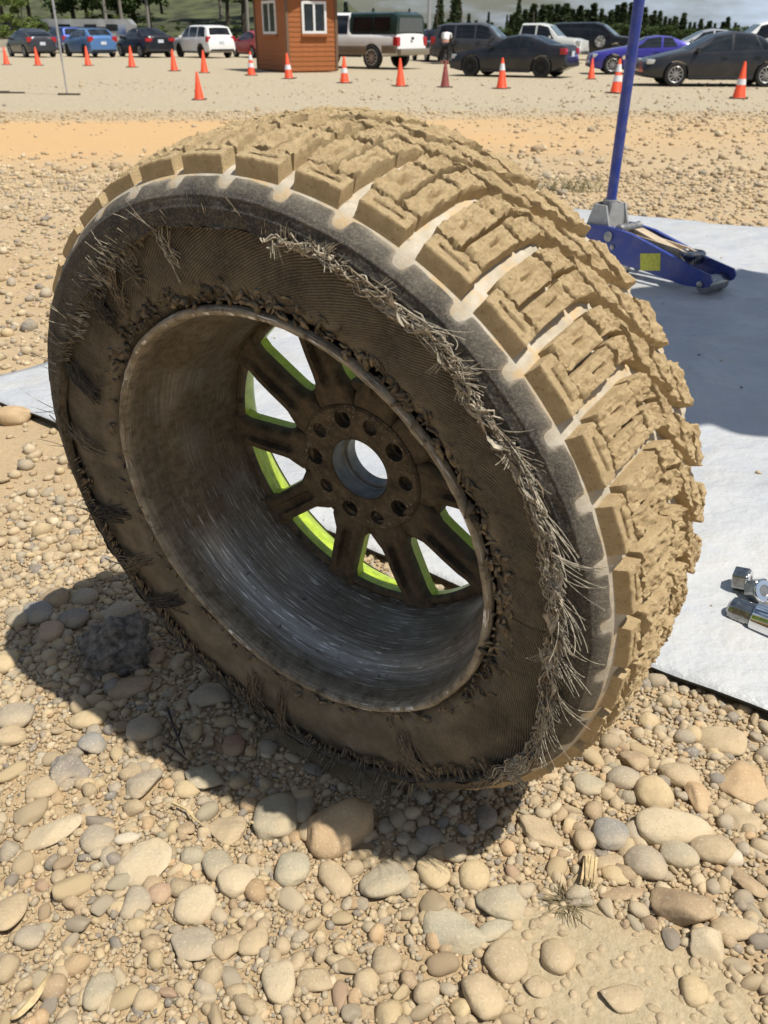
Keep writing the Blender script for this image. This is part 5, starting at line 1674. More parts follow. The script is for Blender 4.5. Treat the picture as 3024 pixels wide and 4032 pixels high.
def build_car(name, label, cat, paintm, p, px, py, az, scale=1.0, rimmat=None, glass='glass', zfix=None):
    c = px_ground(px, py, LOT); z0 = float(gz(c[0], c[1])) if zfix is None else zfix
    car = empty(name, label, cat, 'cars parked on the lot', (c[0], c[1], z0), math.pi / 2 - rad(az))
    car.scale = (scale,) * 3
    mb, sec = car_body(p)
    body = mb.build('body', [paintm, M['trim']], car, True, 32)
    rw = p['rw']; cut = []
    for x in p['wx']:
        cut.append(MB().lathe([(0, -p['W']), (rw * 1.14, -p['W']), (rw * 1.14, p['W']), (0, p['W'])], 28, 'y', (x, 0, rw)))
    for m_ in cut:      # close the poles
        vv = {}; nv_ = []; mp = []
        for q in m_.v:
            k = tuple(round(a, 5) for a in q)
            if k not in vv: vv[k] = len(nv_); nv_.append(q)
            mp.append(vv[k])
        m_.f = [tuple(dict.fromkeys(mp[i] for i in f)) for f in m_.f]; m_.v = nv_
        keep = [len(f) > 2 for f in m_.f]; m_.m = [a for a, k in zip(m_.m, keep) if k]; m_.f = [f for f, k in zip(m_.f, keep) if k]
    loc = car.matrix_world.copy()
    body.parent = None
    bool_cut(body, cut)
    body.parent = car
    body.data.set_sharp_from_angle(angle=rad(32))
    for x in p['wx']:
        for y in (-1, 1): wheel_parts(car, x, y * (p['W'] / 2 - .105), rw, rimmat or M['alloy'])
    # side windows: a quad (x front bottom, x rear bottom, x front top, x rear top) on the slope between belt and roof
    for sgn in (-1, 1):
        for (a, b, a2, b2) in p['side']:
            def f(u_, v_, sgn=sgn, a=a, b=b, a2=a2, b2=b2):
                x = (a + (b - a) * u_) * (1 - v_) + (a2 + (b2 - a2) * u_) * v_
                s = sec(x); vv_ = .06 + .84 * v_
                if vv_ < .52: q = s[5] + (s[6] - s[5]) * (vv_ / .52)
                else: q = s[6] + (s[7] - s[6]) * ((vv_ - .52) / .40)
                return (x, sgn * q[0], q[1])
            patch('side_window', M[p.get('side_glass', glass)], car, f)
    for nm, (xa, xb, wa, wb) in (('windshield', p['shield']), ('rear_window', p['rear'])):
        def f(u_, v_, xa=xa, xb=xb, wa=wa, wb=wb):
            x = xa + (xb - xa) * v_; s = sec(x)
            y = (2 * u_ - 1) * min(s[8][0], s[7][0]) * (wa + (wb - wa) * v_)
            yy = np.abs(y); z = np.interp(yy, s[::-1][:4, 0], s[::-1][:4, 1])
            return (x, y, z)
        patch(nm, M['glass_pale'] if nm == 'windshield' and p.get('bright', True) else M[glass], car, f, 8, 6)
    # lamps
    for sgn in (-1, 1):
        for nm, (x, y, z, dx, dy, dz), m_ in (('headlight', p['head'], M['clear_lens']), ('taillight', p['tail'], M['red_lens'])):
            mb = MB(); mb.box((x, sgn * y, z), (dx, dy, dz), bev=.02); mb.build(nm, m_, car, True)
        if p.get('mirror'):
            x, y, z = p['mirror']; mb = MB(); mb.box((x, sgn * y, z), (.10, .20, .13), bev=.03); mb.build('mirror', paintm, car, True)
        for x, z in p.get('handles', ()):
            mb = MB(); s = sec(x); mb.box((x, sgn * (s[4][0] + .012), z), (.20, .03, .03), bev=.008); mb.build('door_handle', p.get('handle_mat', paintm), car, True)
    for nm, (x, z) in (('front', p['plate'][0]), ('rear', p['plate'][1])):
        mb = MB(); mb.box((x, 0, z), (.02, .32, .16)); mb.build('license_plate', M['plate'], car)
    # sills and bumpers in dark plastic
    mb = MB(); xf, xr = max(p['wx']) - rw * 1.2, min(p['wx']) + rw * 1.2
    for sgn in (-1, 1): mb.box(((xf + xr) / 2, sgn * (p['W'] / 2 - .03), np.interp(0, *zip(*sorted(p['bot']))) + .03), (xf - xr, .07, .09), bev=.02)
    mb.build('sill', M['trim'], car, True)
    for x, d_ in ((p['L'] / 2 - .06, 1), (-p['L'] / 2 + .06, -1)):
        mb = MB(); mb.box((x, 0, np.interp(x, *zip(*sorted(p['bot']))) + .07), (.16, p['W'] * .80, .12), bev=.04); mb.build('bumper', p.get('bumper_mat', M['trim']), car, True)
    return car, sec


SED = dict(L=4.55, W=1.78, rw=.325, wx=(1.32, -1.33), tumble=.34,
           top=[(2.275, .50), (2.24, .66), (2.0, .76), (1.45, .88), (.98, .98), (.22, 1.36), (-.25, 1.45), (-.85, 1.40), (-1.62, 1.09), (-2.12, 1.06), (-2.22, .96), (-2.275, .55)],
           belt=[(2.275, .46), (2.0, .70), (.98, .90), (-.5, .95), (-1.6, 1.0), (-2.1, 1.0), (-2.275, .5)], bot=[(2.275, .26), (1.8, .20), (-1.8, .20), (-2.275, .30)],
           side=[(.86, -.20, .30, -.20), (-.28, -1.08, -.28, -.86), (-1.14, -1.42, -.92, -1.12)], shield=(.96, .24, .98, .95), rear=(-1.58, -.90, .98, .92),
           head=(2.08, .66, .66, .24, .30, .13), tail=(-2.14, .66, .86, .20, .36, .18), mirror=(.78, .94, .98), handles=((-.05, .80), (-1.0, .82)), plate=((2.26, .42), (-2.26, .80)))
HAT = dict(SED, L=4.45, top=[(2.225, .50), (2.18, .68), (1.9, .80), (1.30, .97), (.2, 1.40), (-.3, 1.49), (-.9, 1.45), (-1.75, 1.22), (-2.12, 1.06), (-2.2, .9), (-2.225, .55)],
           belt=[(2.225, .46), (1.9, .72), (1.2, .90), (-.5, .98), (-1.7, 1.06), (-2.1, .96), (-2.225, .5)], side=[(1.02, -.15, .36, -.15), (-.23, -1.10, -.23, -.98), (-1.16, -1.60, -1.04, -1.38)],
           shield=(1.25, .24, .98, .95), rear=(-2.06, -1.45, .98, .94), tail=(-2.08, .70, .92, .18, .30, .26), plate=((2.21, .42), (-2.21, .72)), handles=((-.02, .82), (-.98, .85)))
IMP = dict(HAT, L=4.42, top=[(2.21, .50), (2.16, .70), (1.85, .82), (1.20, .98), (.25, 1.39), (-.25, 1.47), (-1.45, 1.42), (-2.02, 1.08), (-2.16, .96), (-2.21, .5)], side=[(.98, -.12, .36, -.12), (-.20, -1.05, -.20, -1.0), (-1.11, -1.68, -1.06, -1.46)], rear=(-1.99, -1.50, 1.0, .95))
SUV = dict(L=4.9, W=1.98, rw=.39, wx=(1.46, -1.42), tumble=.24, taper=.10,
           top=[(2.45, .62), (2.40, .95), (2.1, 1.06), (1.35, 1.14), (.62, 1.66), (.2, 1.76), (-1.6, 1.75), (-2.05, 1.68), (-2.30, 1.16), (-2.40, 1.0), (-2.45, .62)],
           belt=[(2.45, .6), (2.1, .98), (1.35, 1.07), (-1.6, 1.12), (-2.3, 1.10), (-2.45, .58)], bot=[(2.45, .36), (1.9, .28), (-1.9, .28), (-2.45, .38)],
           side=[(1.10, .10, .66, .10), (.02, -.98, .02, -.98), (-1.08, -1.98, -1.08, -1.84)], shield=(1.30, .66, .98, .95), rear=(-2.26, -2.08, 1.0, .98),
           head=(2.26, .74, .88, .26, .32, .20), tail=(-2.26, .82, 1.02, .20, .28, .30), mirror=(.95, 1.06, 1.15), handles=((.25, .98), (-.85, 1.0)), plate=((2.44, .62), (-2.44, .86)), side_glass='glass_tint')
ESC = dict(SUV, L=4.45, W=1.85, rw=.36, wx=(1.30, -1.30), top=[(2.225, .62), (2.18, .98), (1.9, 1.05), (1.20, 1.12), (.62, 1.62), (.2, 1.72), (-1.5, 1.71), (-1.9, 1.62), (-2.10, 1.16), (-2.20, .9), (-2.225, .6)],
           belt=[(2.225, .6), (1.9, .95), (1.2, 1.03), (-1.6, 1.08), (-2.1, 1.08), (-2.225, .55)], side=[(1.0, .08, .64, .08), (.0, -.90, .0, -.90), (-1.0, -1.80, -1.0, -1.66)], shield=(1.16, .66, .98, .95), rear=(-2.06, -1.92, 1.0, .98),
           head=(2.06, .70, .86, .24, .30, .20), tail=(-2.06, .78, 1.0, .20, .26, .28), plate=((2.22, .60), (-2.22, .84)), mirror=(.88, 1.0, 1.10))
COU = dict(SED, L=4.24, W=1.775, rw=.325, wx=(1.28, -1.29), top=[(2.12, .48), (2.08, .66), (1.85, .74), (1.2, .86), (.72, .93), (.05, 1.23), (-.35, 1.285), (-.8, 1.25), (-1.50, 1.00), (-1.92, .98), (-2.02, .95), (-2.12, .5)],
           belt=[(2.12, .45), (1.85, .68), (.7, .85), (-.5, .88), (-1.4, .93), (-1.95, .92), (-2.12, .45)], side=[(.58, -.42, .10, -.42), (-.50, -1.02, -.50, -.82)], shield=(.70, .10, .98, .95), rear=(-1.44, -.84, .98, .92),
           head=(1.92, .64, .62, .24, .28, .13), tail=(-1.98, .66, .80, .18, .34, .18), mirror=(.52, .92, .93), handles=((-.28, .76),), plate=((2.11, .40), (-2.10, .72)), bot=[(2.12, .24), (1.7, .17), (-1.7, .18), (-2.12, .34)])
TRK = dict(L=5.6, W=2.0, rw=.40, wx=(1.82, -1.62), tumble=.22, taper=.08,
           top=[(2.8, .70), (2.76, 1.06), (2.4, 1.16), (1.55, 1.22), (.95, 1.76), (.5, 1.86), (-.45, 1.85), (-.62, 1.20), (-.70, 1.16), (-2.72, 1.16), (-2.80, .75)],
           belt=[(2.8, .68), (2.4, 1.06), (1.55, 1.12), (-2.70, 1.12), (-2.80, .70)], bot=[(2.8, .46), (2.2, .40), (-2.2, .42), (-2.8, .52)],
           side=[(1.36, .40, 1.00, .40), (.30, -.46, .30, -.42)], shield=(1.50, .98, .98, .95), rear=(-.60, -.50, .9, .9),
           head=(2.62, .78, .96, .22, .30, .22), tail=(-2.70, .88, .92, .20, .20, .30), mirror=(1.15, 1.10, 1.22), handles=((.5, 1.02),), plate=((2.79, .62), (-2.82, .60)), side_glass='glass_tint')

white = paint('white_paint', (.78, .78, .77), 0.0)
CARS = [
    ('hatchback', 'charcoal grey hatchback at the far left of the row', 'car', paint('charcoal_paint', (.045, .048, .055)), HAT, 128, 224, -38, 1.13, None, 'glass_tint'),
    ('sport_wagon', 'royal blue wagon mostly hidden between charcoal and light blue hatchbacks', 'car', paint('royal_blue_paint', (.03, .07, .30)), SUV, 262, 208, -38, 1.05, None, 'glass'),
    ('hatchback', 'light blue hatchback seen from behind', 'car', paint('sky_blue_paint', (.10, .22, .46)), IMP, 358, 224, -38, 1.16, M['black_rim'], 'glass'),
    ('sedan', 'black four-door sedan seen from behind', 'car', paint('black_paint', (.012, .013, .018)), SED, 572, 224, -38, 1.20, None, 'glass_tint'),
    ('sport_wagon', 'white sport wagon left of the wooden hut', 'car', white, SUV, 805, 226, -38, 1.06, M['black_rim'], 'glass_tint'),
    ('red_car', 'red car showing only its end beside the wooden hut', 'car', paint('red_paint', (.42, .03, .035)), HAT, 1010, 226, -32, 1.05, None, 'glass_tint'),
    ('sport_wagon', 'dark grey sport wagon facing right behind the coupe', 'car', paint('graphite_paint', (.065, .065, .07)), ESC, 1882, 250, 112, 1.10, None, 'glass_tint'),
    ('pickup_truck', 'silver white pickup facing right behind the dark coupe', 'car', paint('silver_white_paint', (.60, .60, .57), .1), dict(TRK, side=[(1.36, .40, 1.00, .40), (.30, -.46, .30, -.42)]), 2095, 247, 115, 1.02, None, 'glass_tint'),
    ('sport_wagon', 'long black sport wagon with a round white emblem on its door', 'car', paint('gloss_black_paint', (.010, .010, .012)), dict(SUV, L=5.2, bright=True), 2322, 236, 112, 1.12, M['black_rim'], 'glass_tint'),
    ('coupe', 'dark grey two-door coupe behind the maroon cone', 'car', paint('dark_grey_paint', (.022, .023, .028)), COU, 2020, 300, -62, 1.08, M['black_rim'], 'glass'),
    ('coupe', 'violet blue sports coupe behind the jack handle', 'car', paint('violet_blue_paint', (.055, .05, .34)), dict(COU, bright=False), 2530, 290, -84, 1.05, None, 'glass'),
    ('sedan', 'silver sedan of which only roof and windows show', 'car', paint('silver_paint', (.42, .43, .46)), SED, 2760, 250, -84, 1.12, None, 'glass'),
    ('sport_wagon', 'white sport wagon behind the grey sedan at the right edge', 'car', white, ESC, 3010, 262, -84, 1.12, None, 'glass_tint'),
    ('sedan', 'dark slate four-door sedan with its window down at the right edge', 'car', paint('slate_paint', (.030, .032, .038)), dict(SED, bright=False), 2800, 336, -86, 1.02, None, 'glass'),
]
made = {}
for i, c_ in enumerate(CARS):
    made[i] = build_car(*c_)
# round white emblem on the black wagon's door (both flanks alike)
bw, bsec = made[8]
s_ = bsec(.55)
mb = MB(); mb.lathe([(0, .0), (.27, .0), (.27, .012), (0, .014)], 28, 'y', (0, 0, 0))
em = mb.build('door_emblem', [plain('white_emblem', (.66, .66, .64), .5, var=.5, scale=9)], bw, True)
em.location = (.62, -(s_[3][0] + .004), .88); em.scale = (1, -1, 1)

# white pickup with a dark green canopy, beside the hut
tr, tsec = build_car('pickup_truck', 'white and tan pickup truck with a dark green canopy beside the hut', 'truck', white, dict(TRK, bumper_mat=M['trim'], handle_mat=white), 1392, 266, -54, 1.20, M['alloy'], 'glass_tint')
mb = MB()
cs = []
for x, g in ((-.55, 0), (-.62, .02), (-2.50, .02), (-2.72, .30)):
    zt_ = 1.88 - g * .35; w = .93; wt = .82
    cs.append([(x + (0 if g < .1 else 0), w, 1.17), (x, wt + .06, 1.17 + (zt_ - 1.17) * .55), (x, wt, zt_ - .06), (x, wt * .85, zt_), (x, -wt * .85, zt_), (x, -wt, zt_ - .06), (x, -wt - .06, 1.17 + (zt_ - 1.17) * .55), (x, -w, 1.17)])
for i in range(3):
    b = cs[i] + cs[i + 1]; mb.add(b, [(q, q + 1, q + 9, q + 8) for q in range(7)] + [(7, 0, 8, 15)])
mb.add(cs[0], [tuple(range(8))]); mb.add(cs[-1], [tuple(range(8))[::-1]])
canm = paint('dark_green_paint', (.012, .035, .028), .2)
mb.build('canopy', canm, tr, True, 35)
for sgn in (-1, 1):
    mb = MB(); mb.add([(-.72, sgn * .925, 1.26), (-1.60, sgn * .925, 1.26), (-1.60, sgn * .865, 1.70), (-.72, sgn * .865, 1.70)], [(0, 1, 2, 3)]); mb.v = [(a, b + sgn * .012, c2) for a, b, c2 in mb.v]; mb.build('canopy_window', M['glass_tint'], tr)
    mb = MB(); mb.add([(-1.68, sgn * .925, 1.26), (-2.42, sgn * .925, 1.26), (-2.42, sgn * .865, 1.70), (-1.68, sgn * .865, 1.70)], [(0, 1, 2, 3)]); mb.v = [(a, b + sgn * .012, c2) for a, b, c2 in mb.v]; mb.build('canopy_window', M['glass_tint'], tr)
    mb = MB(); mb.box((-.35, sgn * .985, .62), (2.1, .05, .30), bev=.02); mb.box((-2.42, sgn * .975, .66), (.66, .05, .26), bev=.02); mb.build('tan_panel', [plain('tan_lower_paint', (.23, .185, .135), .4, .2)], tr, True)
mb = MB(); mb.add([(-2.735, .78, 1.22), (-2.735, -.78, 1.22), (-2.735, -.74, 1.68), (-2.735, .74, 1.68)], [(0, 1, 2, 3)]); mb.build('canopy_rear_window', [plain('grey_glass', (.10, .11, .11), .1)], tr)
mb = MB(); mb.box((-2.86, 0, .58), (.20, 1.90, .22), bev=.05); mb.build('rear_bumper', [plain('tan_bumper', (.30, .26, .20), .4, .3)], tr, True)
mb = MB(); mb.box((-2.815, 0, 1.02), (.02, .16, .09), bev=.008); mb.build('tailgate_handle', M['trim'], tr)

# dark pickup in the gap behind, chrome bumper towards the viewer
build_car('pickup_truck', 'dark navy pickup showing its rear and chrome bumper far behind', 'truck', paint('navy_paint', (.025, .03, .05)), dict(TRK, bumper_mat=M['chrome']), 1708, 240, -12, .86, None, 'glass_tint')

# ------------------------------------------------------------------ person bending forward beside the wagon
pc = px_ground(1752, 252, LOT)
def skin_body(name, chain, edges, radii, mat, parent, sub=2):
    me = bpy.data.meshes.new(name); me.from_pydata(chain, edges, [])
    o = link(name, me, None, parent)
    sk = o.modifiers.new('skin', 'SKIN'); sk.use_smooth_shade = True
    me.skin_vertices.new() if not me.skin_vertices else None
    for i, r in enumerate(radii): me.skin_vertices[0].data[i].radius = (r, r)
    me.skin_vertices[0].data[0].use_root = True
    ss = o.modifiers.new('sub', 'SUBSURF'); ss.levels = sub; ss.render_levels = sub
    me.materials.append(mat)
    return o


per = empty('person', 'person in a white shirt and dark trousers bending forward beside the grey wagon', 'person', None, (pc[0], pc[1], float(gz(pc[0], pc[1]))), rad(80))
per.scale = (1.05,) * 3
# local +x is where the person leans
body = skin_body('body', [(0, 0, .92), (.10, .0, 1.10), (.28, 0, 1.26), (.42, 0, 1.33), (.52, 0, 1.36), (.64, 0, 1.38),
                          (.40, .19, 1.30), (.52, .22, 1.06), (.62, .18, .84), (.40, -.19, 1.30), (.54, -.22, 1.06), (.64, -.17, .84),
                          (-.02, .10, .86), (.03, .13, .48), (-.05, .13, .08), (.10, .14, .03), (-.02, -.10, .86), (.06, -.13, .48), (.0, -.14, .08), (.15, -.15, .03)],
                 [(0, 1), (1, 2), (2, 3), (3, 4), (4, 5), (3, 6), (6, 7), (7, 8), (3, 9), (9, 10), (10, 11), (0, 12), (12, 13), (13, 14), (14, 15), (0, 16), (16, 17), (17, 18), (18, 19)],
                 [.15, .15, .16, .13, .06, .095, .075, .055, .04, .075, .055, .04, .10, .075, .055, .04, .10, .075, .055, .04], M['skin'], per)
skin_body('shirt', [(0.01, 0, .98), (.10, 0, 1.11), (.28, 0, 1.27), (.40, 0, 1.32), (.40, .19, 1.30), (.48, .21, 1.14), (.40, -.19, 1.30), (.49, -.21, 1.14)],
          [(0, 1), (1, 2), (2, 3), (3, 4), (4, 5), (3, 6), (6, 7)], [.17, .175, .185, .15, .09, .075, .09, .075], M['cloth'], per)
skin_body('trousers', [(0, 0, .94), (-.02, .10, .86), (.03, .13, .48), (-.04, .13, .12), (-.02, -.10, .86), (.06, -.13, .48), (.01, -.14, .12)], [(0, 1), (1, 2), (2, 3), (0, 4), (4, 5), (5, 6)],
          [.165, .115, .09, .07, .115, .09, .07], M['pants'], per)
mb = MB(); mb.lathe([(0, .115), (.06, .10), (.095, .05), (.10, 0), (.085, -.03)], 16); mb.build('hair', [plain('brown_hair', (.06, .04, .025), .8)], per, True, loc=(.65, 0, 1.40), rot=(0, 1.1, 0))

# ------------------------------------------------------------------ wooden hut
hc = px_ground(1139, 287, LOT); hz = float(gz(hc[0], hc[1]))
hut = empty('wooden_hut', 'small brown cedar ticket hut with white framed windows', 'hut', None, (hc[0], hc[1], hz), 0)
# near corner at origin; right wall runs along A, left wall along B
AA, BB = rad(27), rad(27 + 90)
WA, WB, HH = 2.16, 3.7, 3.0
da, db = AV([math.cos(AA), math.sin(AA), 0]), AV([math.cos(BB), math.sin(BB), 0])
nboard = 17
bh = HH / nboard


def board_mesh(L):
    m = MB(); m.prism([(0, 0), (.022, .0), (.030, .012), (.016, bh), (0, bh)], 0, L, 'y')
    return m.mesh('siding_board')
mA, mB_ = board_mesh(WA), board_mesh(WB)
for me_ in (mA, mB_): me_.materials.append(M['hut_wood'])
wins = {0: (.52, .36, 1.72, 2.72), 1: (.52, .36, 1.78, 2.78)}
for w_, (dirv, out, L, me_) in enumerate(((da, -db, WA, mA), (db, -da, WB, mB_))):
    for i in range(nboard):
        o = bpy.data.objects.new('siding_board', me_); COL.objects.link(o); o.parent = hut
        mm = Matrix(((out[0], dirv[0], 0, 0), (out[1], dirv[1], 0, 0), (out[2], dirv[2], 1, .06 + i * bh), (0, 0, 0, 1)))
        o.matrix_local = mm
    # window
    c = dirv * L * (.54 if w_ == 0 else .50) + out * .04; wz = (1.98, 2.0)[w_]; ww, wh_ = (.98, 1.05) if w_ == 0 else (1.45, 1.12)
    R_ = AV([dirv, out, [0, 0, 1.]]).T
    wobj = empty('window'); wobj.parent = hut; wobj.matrix_local = Matrix([list(R_[0]) + [c[0]], list(R_[1]) + [c[1]], list(R_[2]) + [wz], [0, 0, 0, 1]])
    mb = MB()
    for x in (-ww / 2, ww / 2): mb.box((x, 0, 0), (.10, .09, wh_ + .10), bev=.008)
    for z in (-wh_ / 2, wh_ / 2): mb.box((0, .002, z), (ww - .1, .085, .10), bev=.008)
    mb.box((0, .004, 0), (.09, .07, wh_ - .09), bev=.006)
    mb.build('window_frame', M['white_frame'], wobj)
    for x in (-1, 1):
        mb = MB(); mb.box((x * ww / 4, -.005, 0), (ww / 2 - .09, .02, wh_ - .1)); mb.build('window_pane', [M['glass']], wobj)
    mb = MB(); mb.box((0, .03, -wh_ / 2 - .10), (ww + .16, .10, .09), bev=.006); mb.build('window_sill', [M['hut_wood']], wobj)
mb = MB()
Ra = AV([da, db, [0, 0, 1.]]).T
mb.box(da * WA / 2 + db * WB / 2 + AV([0, 0, HH / 2 + .03]), (WA - .02, WB - .02, HH), Ra); mb.build('hut_core', [M['hut_wood']], hut)
for cnr in (AV([0, 0, 0.]), da * WA, db * WB):
    mb = MB(); mb.box(cnr - (da + db) * .012 + AV([0, 0, HH / 2 + .05]), (.11, .11, HH), Ra, bev=.005); mb.build('corner_trim', [plain('weathered_trim', (.20, .12, .075), .8)], hut)
# gable roof, ridge along db (gable above the right-hand wall)
ov = .48; zr = HH + .62; ze = HH + .02
mb = MB()
for sg in (-1, 1):
    e0 = (0 if sg < 0 else WA)
    a0 = da * (e0 + sg * ov) + AV([0, 0, ze - .18]); a1 = da * WA / 2 + AV([0, 0, zr])
    q = [a0 - db * ov, a1 - db * ov, a1 + db * (WB + ov), a0 + db * (WB + ov)]
    up_ = AV([0, 0, .06]); mb.add(q + [x + up_ for x in q], [(0, 1, 2, 3), (7, 6, 5, 4), (0, 4, 5, 1), (1, 5, 6, 2), (2, 6, 7, 3), (3, 7, 4, 0)])
mb.build('roof', M['roof'], hut)
mb = MB(); mb.add([AV([0, 0, HH]), da * WA + AV([0, 0, HH]), da * WA / 2 + AV([0, 0, zr - .03])], [(0, 1, 2)]); mb.build('gable', M['hut_wood'], hut)

# ------------------------------------------------------------------ pole with flat foot, barrier, camper, lamp pole
def pole(px, py, w, pxt, lab, w2=.9):
    c = px_ground(px, py, LOT); z0 = float(gz(c[0], c[1])); c = px_ground(px, py, z0)
    tpt = px_depth(pxt, 0, c[1])
    d = (tpt - c) * 1.9
    t = empty('canopy_pole', lab, 'pole', None, tuple(c))
    mb = MB(); mb.tube([AV([0, 0, .02]), d * .21], .020, 10); mb.build('lower_tube', M['galv'], t, True)
    mb = MB(); mb.tube([d * .20, d], .030, 10); mb.build('upper_tube', M['galv'], t, True)
    mb = MB(); mb.box((.05, 0, .02), (w, .10, .04), bev=.005); mb.box((-.15, .18, .018), (w * .5, .08, .03), rotz(.25), bev=.005); mb.build('flat_foot', M['cone_base'], t)
    return t


pole(265, 374, .58, 207, 'slim grey metal pole on a dark flat foot at left')
c = px_ground(30, 365, LOT)
c[2] = float(gz(c[0], c[1]))
mb = MB(); mb.box((-.35, .05, .025), (.75, .10, .05), bev=.006); mb.box((.05, -.12, .02), (.95, .08, .035), rotz(-.08), bev=.006)
tag(mb.build('timber_offcut', M['cone_base'], None, loc=tuple(c)), 'dark flat timbers lying on the dirt at the left edge', 'timber')
for px, lab in ((20, 'pale concrete barrier block at the far left edge behind the hatchback'), (488, 'pale concrete barrier block behind the light blue hatchback'), (660, 'pale concrete barrier block behind the black sedan')):
    c = px_ground(px, 205, LOT); z0 = float(gz(c[0], c[1]))
    mb = MB(); mb.prism([(-.40, 0), (.40, 0), (.36, .12), (.20, .35), (.14, .95), (-.14, .95), (-.20, .35), (-.36, .12)], -2.6, 2.6, 'x')
    o = mb.build('concrete_barrier', M['concrete'], None, loc=(c[0], c[1], z0))
    tag(o, lab, 'barrier', 'concrete barriers behind the cars')
c = px_ground(330, 196, LOT)
cp = empty('camper_trailer', 'long grey camper trailer behind the blue hatchbacks', 'trailer', None, (c[0], c[1], float(gz(c[0], c[1]))), .08)
mb = MB(); mb.prism([(-5.2, .55), (4.6, .55), (5.1, .9), (5.1, 2.1), (4.7, 2.55), (-4.8, 2.55), (-5.2, 2.2)], -1.2, 1.2, 'y'); mb.build('trailer_body', [plain('grey_trailer', (.40, .41, .42), .4, .2, var=.15, scale=.8)], cp, True, 30)
mb = MB(); mb.box((0, -1.21, 1.75), (8.4, .03, .35)); mb.build('trailer_stripe', [plain('dark_stripe', (.08, .08, .09), .4)], cp)
for x in (-3.2, -1.2, 1.2, 3.2):
    mb = MB(); mb.box((x, -1.225, 1.85), (1.1, .04, .55), bev=.01); mb.build('trailer_window', M['glass_tint'], cp)
mb = MB(); mb.box((4.0, -1.225, 1.7), (.9, .04, .9), bev=.01); mb.build('trailer_end_panel', M['chrome'], cp)
for x in (-.6, .4):
    mb = MB(); mb.lathe([(0, -1.15), (.36, -1.15), (.36, -.95), (0, -.95)], 20, 'y', (x, 0, .36)); mb.build('trailer_wheel', M['black'], cp, True)
b = px_depth(1689, 128, 90); b[2] = LOT
mb = MB(); mb.tube([(b[0], b[1], LOT), (b[0], b[1], 9)], [.20, .14], 10)
tag(mb.build('lamp_post', M['galv'], None, True), 'thin grey lamp post rising beyond the pickup', 'lamp post')

# ------------------------------------------------------------------ hillside and trees
hx_ = np.linspace(-150, 12, 60); hy_ = np.linspace(92, 260, 40)
gx, gy = np.meshgrid(hx_, hy_)
fade = 1 - sstep(-18, 6, gx)
Zh = LOT - .05 + (11.0 * sstep(92, 190, gy) + 1.2 * fbm(np.stack([gx * .06, gy * .06, 0 * gx], -1), 3)) * fade
ii = np.arange(gx.size).reshape(gx.shape)
F = np.stack([ii[:-1, :-1], ii[:-1, 1:], ii[1:, 1:], ii[1:, :-1]], -1).reshape(-1, 4)
hill = link('hillside', npmesh('hillside', np.stack([gx, gy, Zh], -1).reshape(-1, 3), F), M['hill'])
tag(hill, kind='structure')


def hill_z(x, y):
    fd = 1 - sstep(-18, 6, x)
    return float(LOT + 11.0 * sstep(92, 190, y) * fd) if y > 92 else LOT


def conifer_meshes(seed, gaps):
    r = np.random.default_rng(seed)
    tk = MB(); tk.tube([(0, 0, 0), (.1 * r.normal(), .1 * r.normal(), .5), (0, 0, .97)], [.022, .014, .003], 7)
    V = []; F_ = []
    z = .10
    while z < .99:
        Lmax = (.17 * (1 - z) ** .75 + .012) * r.uniform(.75, 1.15)
        nb_ = int(9 - 4 * z)
        a0 = r.uniform(0, 6.28)
        for k in range(nb_):
            if r.uniform() < gaps: continue
            a = a0 + 6.283 * k / nb_ + r.normal(0, .2); L = Lmax * r.uniform(.55, 1.1)
            for j in range(5):
                t = (j + .5) / 5
                cx_, cy_, cz_ = L * t * math.cos(a), L * t * math.sin(a), z - .25 * L * t + .03 * (1 - t)
                s = .040 * (1.1 - .6 * t) * (1.2 - .55 * z)
                for q in range(3):
                    d = r.normal(size=3) * s; d[2] *= .55; e = r.normal(size=3) * s; e[2] = -abs(e[2]) * .8
                    b_ = len(V); p_ = AV([cx_, cy_, cz_]) + r.normal(size=3) * s * .4
                    V += [p_ + d, p_ - d, p_ + e]; F_.append((b_, b_ + 1, b_ + 2))
        z += r.uniform(.016, .030)
    return tk.mesh('trunk', True), npmesh('crown', AV(V), AV(F_), False)


def broadleaf_meshes(seed, shrub=False, nleaf=2600):
    r = np.random.default_rng(seed)
    tk = MB(); H0 = .12 if shrub else .30
    tk.tube([(0, 0, 0), (.01, .01, H0), (.02, -.01, .75)], [.028, .020, .006], 7)
    lobes = []
    for i in range(16 if not shrub else 13):
        a = r.uniform(0, 6.28); rr_ = r.uniform(.05, .26); zz = r.uniform(H0 if not shrub else .08, .92)
        q = AV([rr_ * math.cos(a), rr_ * math.sin(a), zz]); lobes.append((q, r.uniform(.08, .17) * (1.15 - .4 * zz)))
        if not shrub or i % 3 == 0: tk.tube([(.01, 0, H0 * .9), q * AV([.5, .5, .8]), q], [.012, .008, .003], 5)
    V = []; F_ = []
    for i in range(nleaf):
        q, s = lobes[r.integers(0, len(lobes))]
        d = r.normal(size=3); d /= np.linalg.norm(d)
        p_ = q + d * s * r.uniform(.55, 1.05) * AV([1.1, 1.1, .8])
        u_ = r.normal(size=3); u_ /= np.linalg.norm(u_); w_ = np.cross(u_, d + r.normal(size=3) * .5); w_ /= np.linalg.norm(w_) + 1e-9
        ls = .024 * r.uniform(.6, 1.3); b_ = len(V)
        V += [p_ - u_ * ls, p_ + w_ * ls * .6, p_ + u_ * ls, p_ - w_ * ls * .6]; F_.append((b_, b_ + 1, b_ + 2, b_ + 3))
    return tk.mesh('trunk', True), npmesh('crown', AV(V), AV(F_), False)


